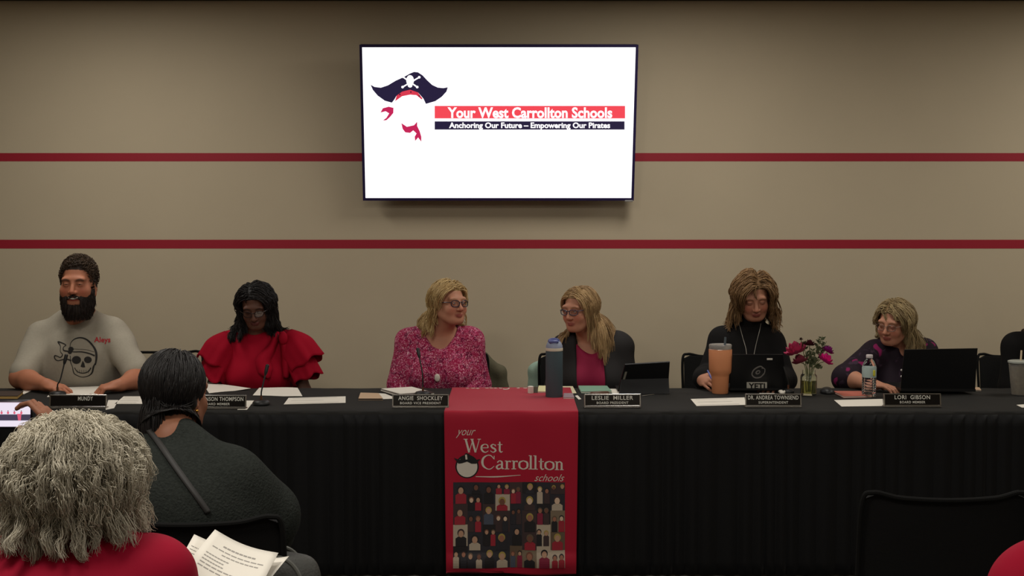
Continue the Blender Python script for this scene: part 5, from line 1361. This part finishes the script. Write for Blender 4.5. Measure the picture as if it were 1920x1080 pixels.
# pen in her hand
MB().tube([WL + V(.02, -.06, .055), WL + V(.05, -.13, -.02)], .004, 8).build('pen', mat('blue_pen', S(60, 80, 170), .3)); o_ = [q for q in COL.objects if q.name.startswith('pen')][-1]
for q in COL.objects:
    if q.name.startswith('pen') and 'label' not in q and q.parent is None: tag(q, 'blue pen held by the woman in the black turtleneck', 'pen')

# ---------------------------------------------------------------- 6 woman in dark floral shirt, looking left and down
H = Head(P(1676, 604, 6.94), yaw=-42, pitch=12, roll=4, sc=.98)
b = mk(0, N=P(1693, 648, 7.05), SL=P(1642, 664, 7.02), SR=P(1732, 662, 7.06), hip=V(P(1694, 720, 7.1)[0], 7.12, .60), rs=.064, cw=.165, cd=.11, bw=.18, bd=.13, hw=.19, bust=.066, nr=.052)
EL = P(1586, 708, 6.86); WL = P(1632, 718, 6.66); EL[2] = TZ + .045; WL[2] = TZ + .038
arms = [(b.SL, EL, WL, (.054, .045, .040, .026)), (b.SR, P(1752, 720, 7.0), P(1730, 735, 6.80), (.054, .045, .040, .026))]; arms[1][2][2] = TZ + .05
hands = [(WL, V(.85, -.45, -.06), V(.1, 0, -1), -1, dict(curl=(15, 22, 18), sc=.95)), (arms[1][2], V(-.3, -.9, -.1), V(-.1, 0, -1), 1, dict(sc=.95))]
root, body = build_person('person', 'blonde woman with glasses in a dark floral shirt writing beside the plastic water bottle', (b.hip[0], b.hip[1], 0), H, b, SK_FAIR, 'fair',
    dict(w=1.03, eyes='down'), dict(lip=LIP, brow=S(130, 96, 70), hairc=S(140, 112, 74), flush=.5), arms, hands, zmin=.62)
M_FLOR = pattern_mat('dark_floral_cloth', S(34, 24, 34), [(S(130, 30, 84), .60, .63, 11, 4), (S(60, 44, 60), .60, .66, 20, 7)], distort=.6)
lo, hi = shadow_box(b, arms, .17, .60)
def g(f):
    torso_sdf(f, b, .013)
    arm_sdf(f, *arms[0][:3], (.066, .062, .056, .04), .012, t1=1.12); arm_sdf(f, *arms[1][:3], (.064, .058, .052, .04), .010, t1=1.8)
    f.cap(b.N + V(.0, .02, -.01), b.N + V(0, .02, .02), .072, .070, .02)
def cut(f):
    f.cap(b.N + V(0, -.012, .0), b.N + V(0, -.03, .20), .062, .075, .012, cut=True)
    a_ = P(1690, 685, 6.9); f.cap(b.N + V(-.005, -.09, .01), V(a_[0], b.N[1] - .165, a_[2]), .044, .010, .010, cut=True)
garment('shirt', root, M_FLOR, g, lo, hi, .005, wrinkles(.003, 36, 22, 7.0), cut)
bv = bvh_of([o_ for o_ in root.children if o_.name.startswith('shirt')][0])
for py in (694, 706):
    q = proj(bv, 1690, py, .003)
    if q is not None: MB().sph(q, (.006, .004, .006), 12, 8).build('button', mat('pearl_button', S(230, 226, 220), .2), root)
rng = np.random.default_rng(8); col_ = [('cap', b.SL, b.SR, .084), ('cap', b.N, (b.SL + b.SR) / 2 + V(0, 0, -.2), .11)]
strands('hair', H, root, M_HAIR, scalp_roots(2800, rng), comb_part(-.015, 1.0, .45, .0), topf=.4, length=lambda p, r: np.where(p[:, 0] > 0, .23, .13), L=15, grav=.18, out=.35, low=.6, part=.05, vol=(.004, .036), wave=.012, wfreq=1.8, clump=.7, nclump=150, rad=.0020,
        cols=(S(104, 84, 54), S(188, 166, 122)), colliders=col_, face_w=.062)
glasses(H, root, mat('clear_glasses', S(120, 100, 90), .3), r=.0016)
lower_body(root, b, M_JEANS, M_SHOE, -1)

# ---------------------------------------------------------------- 7 person at the right edge
H = Head(P(1972, 590, 6.96), yaw=-10, pitch=12, sc=1.0)
b = mk(0, N=P(1962, 630, 7.04), SL=P(1906, 650, 7.02), SR=P(2010, 650, 7.04), hip=V(P(1960, 720, 7.1)[0], 7.12, .60), rs=.068, cw=.165, cd=.115, bw=.18, bd=.13, hw=.19, nr=.052, bust=.06)
arms = [(b.SL, P(1896, 725, 7.0), P(1930, 775, 6.93), (.056, .046, .040, .027)), (b.SR, P(2030, 722, 7.0), P(2000, 775, 6.93), (.056, .046, .040, .027))]
hands = [(arms[0][2], V(.5, -.3, -.6), V(.3, 0, -1), -1, {}), (arms[1][2], V(-.5, -.3, -.6), V(-.3, 0, -1), 1, {})]
root, body = build_person('person', 'person in a black top cut off by the right edge behind the iced drink', (b.hip[0], b.hip[1], 0), H, b, SK_FAIR, 'fair',
    dict(eyes='open'), dict(lip=LIP, brow=S(60, 40, 30), hairc=S(50, 34, 26), flush=.4), arms, hands, zmin=.50, h=.005)
lo, hi = shadow_box(b, arms, .17, .50)
def g(f):
    torso_sdf(f, b, .013)
    for a in arms: arm_sdf(f, a[0], a[1], a[2], (.062, .058, .052, .04), .010, t1=1.85)
def cut(f): f.cap(b.N + V(0, -.01, .02), b.N + V(0, -.03, .20), .075, .085, .02, cut=True)
garment('top', root, M_TURT, g, lo, hi, .006, wrinkles(.0025, 36, 24, 8.0), cut)
rng = np.random.default_rng(9)
strands('hair', H, root, M_HAIR, scalp_roots(1600, rng), comb_part(.0, 1.0, .25), .30, L=14, grav=.18, vol=(.004, .034), wave=.010, clump=.7, nclump=120, rad=.0022, cols=(S(48, 32, 24), S(84, 58, 42)),
        colliders=[('cap', b.SL, b.SR, .084)], face_w=.062)
lower_body(root, b, M_JEANS, M_SHOE, -1)

# ================================================================== audience (seen from behind, facing the wall)
HANDED[0] = 1
# ---- person with curly grey hair and red top
H = Head(P(143, 912, 2.60), yaw=180, pitch=0, sc=1.0)
b = mk(0, N=P(143, 1020, 2.56), SL=V(0, 0, 0), SR=V(0, 0, 0), hip=V(P(143, 1080, 2.5)[0], 2.52, .58), rs=.078, cw=.20, cd=.13, bw=.21, bd=.15, hw=.22, nr=.056)
b.SL = P(0, 1092, 2.56); b.SR = P(284, 1084, 2.56); b.face = -1; b.hip = V(b.N[0], 2.50, .55)
EL = b.SL + V(-.06, .05, -.27); ER = b.SR + V(.05, .06, -.27)
arms = [(b.SL, EL, EL + V(.08, .22, .02), (.06, .05, .044, .03)), (b.SR, ER, P(366, 1125, 2.66) - V(0, 0, .085), (.06, .05, .044, .03))]
hands = [(arms[0][2], V(.3, .9, .1), V(.2, 0, -1), -1, {}), (arms[1][2], V(.45, .6, .12), V(-.1, -.15, 1), 1, dict(curl=(4, 6, 5)))]
HAND4 = arms[1][2]
root, body = build_person('person', 'person with a big mop of curly grey hair in a red top, from behind', (b.hip[0], b.hip[1], 0), H, b, SK_BROWN, 'brown',
    dict(eyes='open'), dict(lip=S(120, 60, 54), brow=S(90, 80, 70), hairc=S(90, 80, 66), flush=.2), arms, hands, zmin=.45, h=.0045)
M_REDT = mat('dark_red_jersey', S(150, 6, 40), .8, bump=.08, bscale=700, spec=.2)
lo, hi = shadow_box(b, arms, .18, .45)
def g(f):
    torso_sdf(f, b, .012)
    for a in arms: arm_sdf(f, a[0], a[1], a[2], (.070, .062, .054, .04), .010, t1=1.6)
garment('top', root, M_REDT, g, lo, hi, .005, wrinkles(.0022, 22, 16, 9.0))
rng = np.random.default_rng(10)
hlw = ([-.09, -.05, -.02, .02, .1], [.060, .045, .0, -.055, -.07])
strands('hair', H, root, M_GREYHAIR, scalp_roots(16000, rng, hlw), lambda p, r: p * 3 + r.normal(size=p.shape) * .3, lambda p, r: np.interp(p[:, 2], [-.09, -.02, .05, .12], [.058, .100, .115, .090]), L=12, grav=.12, shell=.002, low=.1, vol=(.004, .048), an=(1.75, 1.3, .82),
        wave=.008, wfreq=1.7, curl=.003, clump=.66, nclump=330, rad=.0008, cols=(S(160, 152, 134), S(222, 214, 194)), out=1.3, jitter=.35, facebox=False, lenvar=.35)
strands('underlayer', H, root, M_GREYHAIR, scalp_roots(4000, rng, hlw), lambda p, r: p * 3, .05, L=8, grav=.08, vol=(.004, .030), shell=.004, an=(1.75, 1.3, .8),
        wave=.006, wfreq=2, clump=.3, nclump=600, rad=.0016, cols=(S(128, 121, 106), S(170, 162, 144)), out=1.3, jitter=.35, facebox=False)
lower_body(root, b, M_JEANS, M_SHOE, 1)
# papers held in the right hand
def sheet(name, c4_, label, lines, group):
    q = [P(x, y, Y) for x, y, Y in c4_]; n = 10; g_ = []
    nn = np.cross(q[1] - q[0], q[3] - q[0]); nn /= np.linalg.norm(nn); nn = nn if nn[2] > 0 else -nn
    def mp(u, v, e=0): return (q[0] * (1 - u) + q[1] * u) * (1 - v) + (q[3] * (1 - u) + q[2] * u) * v + nn * (e - .010 * math.sin(math.pi * u) + .004 * math.sin(3 * v))
    vs = [mp(i / n, j / n) for j in range(n + 1) for i in range(n + 1)]
    ob = mesh_obj(name, vs, [(j * (n + 1) + i, j * (n + 1) + i + 1, (j + 1) * (n + 1) + i + 1, (j + 1) * (n + 1) + i) for j in range(n) for i in range(n)], M_PAPER)
    s_ = ob.modifiers.new('s', 'SOLIDIFY'); s_.thickness = .0006; s_.offset = -1; tag(ob, label, 'paper', group)
    fl = Flat()
    for (u0, u1, v, w) in lines:
        m_ = 8
        for k in range(m_):
            a, bq = u0 + (u1 - u0) * k / m_, u0 + (u1 - u0) * (k + .86) / m_
            fl.add((np.array([(a, v), (bq, v), (bq, v + w), (a, v + w)]), [(0, 1, 2, 3)]))
    if lines: fl.build('printed_text', lambda u, v, l: mp(u, v, .0008), ob, [M_INK])
sheet('sheet_of_paper', [(364, 1002, 2.92), (470, 1026, 2.90), (455, 1130, 2.62), (318, 1090, 2.64)], 'printed sheet behind the others in the hand of the person in red, left corner showing', [(.05, .5, .25 + .07 * k, .02) for k in range(6)], None)
sheet('sheet_of_paper', [(403, 993, 2.90), (522, 1037, 2.86), (470, 1140, 2.58), (335, 1080, 2.62)], 'front printed sheet with a centred heading held up by the person in red', [(.25, .75, .20, .03), (.12, .9, .29, .02), (.3, .85, .36, .02), (.1, .45, .44, .02), (.1, .4, .50, .02), (.1, .42, .56, .02), (.1, .8, .62, .02), (.1, .8, .68, .02)], None)
sheet('sheet_of_paper', [(470, 1032, 2.93), (542, 1043, 2.90), (480, 1125, 2.66), (400, 1100, 2.68)], 'sheet whose right corner sticks out furthest beside the dark bag', [], None)

# ---- person with dark hair in charcoal sweater
H = Head(P(330, 737, 3.78), yaw=158, pitch=4, sc=1.02)
b = mk(0, N=P(320, 818, 3.70), SL=P(196, 890, 3.66), SR=P(430, 906, 3.66), hip=V(P(330, 1000, 3.6)[0], 3.66, .56), rs=.085, cw=.225, cd=.15, bw=.27, bd=.18, hw=.26, nr=.062)
b.face = -1
arms = [(b.SL, P(120, 985, 3.72), P(150, 1000, 3.95), (.078, .066, .056, .034)), (b.SR, P(498, 968, 3.74), P(470, 1040, 3.98), (.078, .066, .056, .034))]
hands = [(arms[0][2], V(.4, .9, -.1), V(.2, 0, -1), -1, {}), (arms[1][2], V(-.6, .6, -.2), V(-.3, .1, -1), 1, {})]
root, body = build_person('person', 'person with smooth black hair in a charcoal sweater seen from behind', (b.hip[0], b.hip[1], 0), H, b, SK_BROWN, 'brown',
    dict(eyes='open'), dict(lip=S(120, 60, 54), brow=S(30, 22, 20), hairc=S(20, 18, 17), flush=.2), arms, hands, zmin=.45, h=.005)
M_SWEAT = mat('charcoal_knit', S(42, 45, 42), .95, bump=.5, bscale=160, spec=.1, noise=.2, nscale=120)
lo, hi = shadow_box(b, arms, .20, .45)
def g(f):
    torso_sdf(f, b, .014);
    for a in arms: arm_sdf(f, a[0], a[1], a[2], (.092, .086, .074, .045), .012, t1=1.85)
sw = garment('sweater', root, M_SWEAT, g, lo, hi, .006, wrinkles(.004, 20, 14, 10.0, 3.0))
bv = bvh_of(sw); v, f_ = ribbon2d([(272, 796), (300, 836), (335, 886), (372, 936), (390, 962)], 11, 30); pp = [proj(bv, x, y, .005) for x, y in v]
kk = [i for i in range(0, len(pp) - 1, 2) if pp[i] is not None and pp[i + 1] is not None]; pp = [p for i in kk for p in (pp[i], pp[i + 1])]; f_ = [(2 * i, 2 * i + 1, 2 * i + 3, 2 * i + 2) for i in range(len(kk) - 1)]
if len(kk) > 2:
    ob = mesh_obj('bag_strap', pp, f_, mat('strap_black', S(40, 38, 36), .6), root); s_ = ob.modifiers.new('s', 'SOLIDIFY'); s_.thickness = .003
rng = np.random.default_rng(12)
strands('hair', H, root, M_HAIR, scalp_roots(3800, rng, ([-.09, -.05, -.02, .02, .1], [.070, .050, .0, -.07, -.09])), lambda p, r: np.stack([-p[:, 0] * 2, np.full(len(p), .5), np.full(len(p), -.7)], 1), lambda p, r: np.interp(p[:, 2], [-.09, .12], [.16, .27]), L=14, grav=.28, shell=.0, low=.0,
        vol=(.002, .010), wave=.004, wfreq=1.2, clump=.4, nclump=200, rad=.0017, cols=(S(18, 16, 16), S(36, 32, 30)), out=.12, jitter=.08, facebox=False, colliders=[('cap', b.N + V(0, 0, -.1), b.N, .09)])
strands('ponytail', H, root, M_HAIR, (np.stack([rng.normal(0, .012, 900), .10 + rng.normal(0, .006, 900), -.02 + rng.normal(0, .014, 900)], 1), np.tile(V(0, 1, 0), (900, 1))), lambda p, r: np.stack([p[:, 0] * 12, np.full(len(p), .2), np.full(len(p), -1.)], 1), .20, L=12, grav=.4,
        vol=(0, .01), wave=.006, wfreq=1.1, clump=.4, nclump=40, rad=.0022, cols=(S(18, 16, 16), S(34, 30, 28)), out=.6, jitter=.25, facebox=False)
MB().sph(H.pt(.088, .02, -.045), .0045, 10, 8).build('earring', mat('gold', S(210, 160, 70), .25, metal=1), root); MB().sph(H.pt(-.088, .02, -.045), .0045, 10, 8).build('earring', MATS['gold'], root)
lower_body(root, b, M_JEANS, M_SHOE, 1)

# ---- person holding up a phone, mostly beyond the left edge
H = Head(P(-170, 742, 3.62), yaw=175, pitch=0, sc=1.0)
b = mk(0, N=P(-165, 820, 3.56), SL=P(-270, 870, 3.52), SR=P(-72, 868, 3.52), hip=V(P(-165, 1000, 3.5)[0], 3.52, .56), rs=.076, cw=.19, cd=.13, bw=.2, bd=.15, hw=.22)
b.face = -1
E_ = P(40, 920, 3.56); W_ = P(98, 826, 3.62); F_ = V(-.30, .28, .95)
arms = [(b.SL, P(-310, 1000, 3.62), P(-250, 1010, 3.85), (.064, .054, .046, .03)), (b.SR, E_, W_, (.064, .05, .044, .028))]
PHY = 3.66
hands = [(arms[0][2], V(.4, .9, -.1), V(.2, 0, -1), -1, {}), (W_, F_, V(-1, .35, -.1), 1, dict(curl=(30, 50, 25), thumb=.75, sc=.98))]
root, body = build_person('person', 'person at the left edge holding up a phone, only hand and sleeve in view', (b.hip[0], b.hip[1], 0), H, b, SK_BROWN, 'brown',
    dict(eyes='open'), dict(lip=S(120, 60, 54), brow=S(30, 22, 20), hairc=S(30, 24, 20), flush=.2), arms, hands, zmin=.45, h=.0045)
lo, hi = shadow_box(b, arms, .18, .45)
def g(f):
    torso_sdf(f, b, .014)
    for a in arms: arm_sdf(f, a[0], a[1], a[2], (.074, .062, .054, .040), .012, t1=1.75)
garment('jacket', root, M_TURT, g, lo, hi, .006, wrinkles(.003, 22, 16, 11.0))
strands('hair', H, root, M_HAIR, scalp_roots(1500, np.random.default_rng(13)), lambda p, r: np.stack([p[:, 0] * 3, np.full(len(p), .3), np.full(len(p), -.6)], 1), .10, L=8, grav=.2, vol=(.003, .012), clump=.3, nclump=100, rad=.002,
        cols=(S(26, 20, 18), S(44, 34, 28)), facebox=False)
lower_body(root, b, M_JEANS, M_SHOE, 1)
def php(px, py, l=0): return P(px, py, PHY - .0055 - .0006 * l)
c = (P(-48, 786, PHY) + P(61, 786, PHY)) / 2; w_ = 109 / FPX * PHY; h_ = 56 / FPX * PHY; c = P(6.5, 777, PHY)
t = empty('mobile_phone', c - V(0, 0, h_ / 2), 'phone held up sideways at the left edge, its screen filming the meeting', 'phone')
MB().box(c, (w_, .009, h_), bev=.004).build('case', mat('phone_case_black', S(26, 22, 30), .4), t)
fl = Flat(); fl.add(rect(-44, 754, 57, 800), 0, 0); fl.add(rect(-44, 777, 57, 788.5), 1, 1); fl.add(rect(-44, 753.6, 57, 755), 4, 1)
rr = random.Random(3)
for x in (-38, -24, -9, 3, 15, 27, 40): fl.add(disc2d((x, 774), (2.0, 2.6)), rr.choice([2, 3, 4, 2]), 1); fl.add(disc2d((x, 770.5), (1.1, 1.3)), 4, 2)
fl.poly([(32, 776), (40, 776), (39, 788), (34, 788)], 2, 2)
fl.build('screen', php, t, [emat('phone_screen_bright', (.88, .80, .92, 1), 1.0), emat('phone_screen_dark', (.06, .05, .09, 1), 1.0), emat('phone_screen_pink', (.75, .12, .2, 1), 1.0), emat('phone_screen_red', (.4, .03, .08, 1), 1.0), emat('phone_screen_grey', (.4, .3, .35, 1), .8)])

# ---- person in red at the lower right, only a shoulder in view
H = Head(P(2110, 880, 2.30), yaw=180, pitch=0, sc=1.0)
b = mk(0, N=P(2105, 985, 2.30), SL=P(1948, 1108, 2.30), SR=P(2250, 1108, 2.30), hip=V(P(2105, 1080, 2.3)[0], 2.25, .55), rs=.076, cw=.20, cd=.13, bw=.21, bd=.15, hw=.22)
b.face = -1
arms = [(b.SL, b.SL + V(-.05, .05, -.27), b.SL + V(.03, .28, -.27), (.06, .05, .044, .03)), (b.SR, b.SR + V(.05, .06, -.27), b.SR + V(.0, .28, -.27), (.06, .05, .044, .03))]
hands = [(arms[0][2], V(.3, .9, .1), V(.2, 0, -1), -1, {}), (arms[1][2], V(-.1, .9, .1), V(-.3, .1, -1), 1, {})]
root, body = build_person('person', 'person in a red top, only a shoulder showing in the lower right corner', (b.hip[0], b.hip[1], 0), H, b, SK_FAIR, 'fair',
    dict(eyes='open'), dict(lip=LIP, brow=S(90, 70, 60), hairc=S(90, 70, 50), flush=.2), arms, hands, zmin=.45, h=.006)
lo, hi = shadow_box(b, arms, .18, .45)
def g(f):
    torso_sdf(f, b, .012)
    for a in arms: arm_sdf(f, a[0], a[1], a[2], (.070, .062, .054, .04), .010, t1=1.6)
garment('top', root, mat('red_jersey', S(160, 8, 42), .8, bump=.08, bscale=700, spec=.2), g, lo, hi, .006, wrinkles(.002, 22, 16, 12.0))
strands('hair', H, root, M_HAIR, scalp_roots(1500, np.random.default_rng(14)), lambda p, r: np.stack([p[:, 0] * 3, np.full(len(p), .3), np.full(len(p), -.6)], 1), .12, L=8, grav=.2, vol=(.003, .02), clump=.3, nclump=100, rad=.002,
        cols=(S(80, 60, 44), S(120, 96, 70)), facebox=False)
lower_body(root, b, M_JEANS, M_SHOE, 1)

# ================================================================== chairs
M_CHB = mat('black_chair_mesh', S(20, 20, 20), .8, bump=.3, bscale=500, spec=.2); M_CHF = mat('black_chair_frame', S(16, 16, 15), .85, spec=.2)
def chair(x, y, facing, top, label, group, w=.47, arch=False, padded=True):
    """facing: +1 looks at the wall (+Y), -1 looks at the camera"""
    t = empty('stacking_chair', (x, y, 0), label, 'chair', group)
    yb_ = y - facing * .22; sh = .46
    n = 14; o = MB(); vs = []
    z0 = sh + .12
    for j in range(n + 1):
        for i in range(n + 1):
            u, v_ = i / n * 2 - 1, j / n
            zt = top - .018 * (1 - u * u) - (.02 * max(0, abs(u) - .92) / .08)
            vs.append((x + u * (w / 2 - .006), yb_ - facing * (.05 * v_ + .035 * (1 - u * u) * 1.0) - facing * .0, z0 + (zt - z0) * v_))
    vs = np.array(vs); V2 = vs + V(0, facing * .022, 0); N = len(vs); f_ = []
    for j in range(n):
        for i in range(n):
            a = j * (n + 1) + i; f_ += [(a, a + 1, a + n + 2, a + n + 1), (a + N, a + n + 1 + N, a + n + 2 + N, a + 1 + N)]
    rim = list(range(n + 1)) + [j * (n + 1) + n for j in range(1, n + 1)] + [n * (n + 1) + i for i in range(n - 1, -1, -1)] + [j * (n + 1) for j in range(n - 1, 0, -1)]
    for a, c_ in zip(rim, rim[1:] + rim[:1]): f_.append((a, a + N, c_ + N, c_))
    o.add(np.vstack([vs, V2]), f_)
    if not arch: o.build('backrest', M_CHB, t)
    side = lambda u: [(x + u * (w / 2), yb_, sh - .02), (x + u * (w / 2), yb_ - facing * .02, sh + .2), (x + u * w / 2, yb_ - facing * .055, top - .03)]
    pts = side(-1) + [(x - w / 2 + .03, yb_ - facing * .065, top + .002)] + [(x + u * w / 2, yb_ - facing * (.055 + .035 * (1 - u * u)), top - .018 * (1 - u * u) + (.012 if arch else .002) * (1 - u * u)) for u in (-.6, -.3, 0, .3, .6)] + [(x + w / 2 - .03, yb_ - facing * .065, top + .002)] + side(1)[::-1]
    MB().tube(smoothpath(pts, 70), .0075, 8).build('back_frame', M_CHF, t)
    if arch:
        MB().box((x, yb_ - facing * .03, sh + .17), (w * .92, .03, .2), bev=.01).build('backrest', M_CHB, t)
    MB().box((x, y + facing * .01, sh), (w * .94, .44, .045), bev=.018).build('seat', M_CHB, t)
    for sx in (-1, 1):
        for sy in (-1, 1):
            MB().tube([(x + sx * w * .44, y + sy * .19, sh - .02), (x + sx * w * .5, y + sy * .24, .0)], .011, 8).build('leg', M_CHF, t)
    return t
c = P(1776, 925, 3.72); chair(c[0], 3.72 + .285, 1, c[2], 'empty black mesh back chair in the audience at the lower right', 'black stacking chairs in the audience', w=.488)
c = P(345, 970, 3.42); chair(c[0], 3.42 + .285, 1, c[2], 'black mesh back chair of the person in the charcoal sweater', 'black stacking chairs in the audience', w=.52)
c = P(-165, 970, 3.3); chair(c[0], 3.3 + .285, 1, .88, 'black chair under the person filming with a phone, outside the left edge', 'black stacking chairs in the audience', w=.5)
BCH = 'black chairs behind the board table'
for (px, lab, ww) in ((147, 'black chair behind the bearded man in the grey t-shirt', .5), (480, 'black chair behind the woman in the red dress', .46), (836, 'black chair behind the woman in the pink blouse', .48), (1090, 'black chair behind the woman in the black blazer', .48),
                  (1361, 'black chair behind the woman in the black turtleneck', .50), (1693, 'black chair behind the woman in the dark floral shirt', .44), (1906, 'black chair at the right edge behind the person in black', .46)):
    c = P(px, 664, 7.36); chair(c[0], 7.36 - .30, -1, c[2], lab, BCH, w=ww)
c = P(306, 659, 7.36); chair(c[0], 7.36 - .30, -1, c[2], 'empty chair with an arched dark tube frame between the bearded man and woman in red', BCH, w=.46, arch=True)
# coats over chair backs
def coat(name, x0, x1, yt, ybm, Y, m, label, slope=0.0, seed=0):
    f = Field(P(x0, ybm, Y) - V(.12, .12, .12), P(x1, yt, Y) + V(.12, .12, .1), .006)
    a, b_ = P(x0 + 8, yt + 8 + slope, Y), P(x1 - 8, yt + 8, Y); c_, d_ = P(x0 + 2, ybm, Y), P(x1 - 2, ybm, Y)
    f.cap(a, b_, .040, k=.02); f.cap(a, c_, .036, .045, .03); f.cap(b_, d_, .036, .045, .03); f.cap((a + b_) / 2, (c_ + d_) / 2, .036, .05, .03)
    f.warp(wrinkles(.007, 60, 12, seed, 2.0)); v, F = f.mesh(); ob = mesh_obj(name, relax(v, F, 1, .4), F, m); tag(ob, label, 'coat')
coat('draped_jacket', 996, 1034, 676, 745, 7.40, mat('pale_teal_cloth', S(150, 176, 158), .9, bump=.2, bscale=200), 'pale teal jacket hung over the chair back behind the tall blue bottle', 12, 1)
coat('draped_coat', 896, 944, 690, 745, 7.44, mat('olive_cloth', S(92, 88, 68), .9, bump=.2, bscale=200), 'olive coat on the chair back at the right arm of the woman in pink', -22, 3)
# handbag on the floor-side seat
hb = P(528, 1050, 3.45); t = empty('handbag', (hb[0], 3.48, .46), 'dark grey handbag with looped straps beside the printed sheets', 'bag')
f = Field((hb[0] - .2, 3.3, .42), (hb[0] + .2, 3.7, .95), .006); f.ell((hb[0] - .01, 3.48, .60), (.12, .085, .16), .03); f.cap((hb[0] - .07, 3.48, .72), (hb[0] + .05, 3.48, .72), .05, k=.05); f.cap((hb[0] - .09, 3.48, .5), (hb[0] + .09, 3.48, .5), .05, k=.04)
f.warp(wrinkles(.006, 50, 40, 5)); v, F = f.mesh(); mesh_obj('body', v, F, mat('dark_grey_nylon', S(58, 58, 54), .6, bump=.2, bscale=120), t)
for k, dy in ((0, -.03), (1, .035)):
    MB().tube(smoothpath([(hb[0] - .05, 3.48 + dy, .74), (hb[0] - .01, 3.47 + dy, .775 + .01 * k), (hb[0] + .035, 3.46 + dy, .755 + .01 * k), (hb[0] + .062, 3.45 + dy, .70), (hb[0] + .068, 3.45 + dy, .60)], 24), .006, 8).build('strap', mat('strap_grey', S(84, 84, 78), .5), t)
t = empty('stool', (hb[0], 3.48, 0), 'low black stool under the dark grey handbag', 'stool')
MB().box((hb[0], 3.48, .425), (.36, .34, .04), bev=.012).build('seat', M_CHB, t)
for sx in (-1, 1):
    for sy in (-1, 1): MB().tube([(hb[0] + sx * .14, 3.48 + sy * .13, .41), (hb[0] + sx * .17, 3.48 + sy * .16, 0)], .011, 8).build('leg', M_CHF, t)
EXPO = -0.06
w = bpy.data.worlds.new('world'); SC.world = w; w.use_nodes = True
w.node_tree.nodes['Background'].inputs[0].default_value = (.02, .018, .015, 1)
SC.view_settings.view_transform = 'Standard'; SC.view_settings.look = 'None'
SC.view_settings.exposure = EXPO; SC.view_settings.gamma = 1.0; SC.view_settings.use_curve_mapping = False
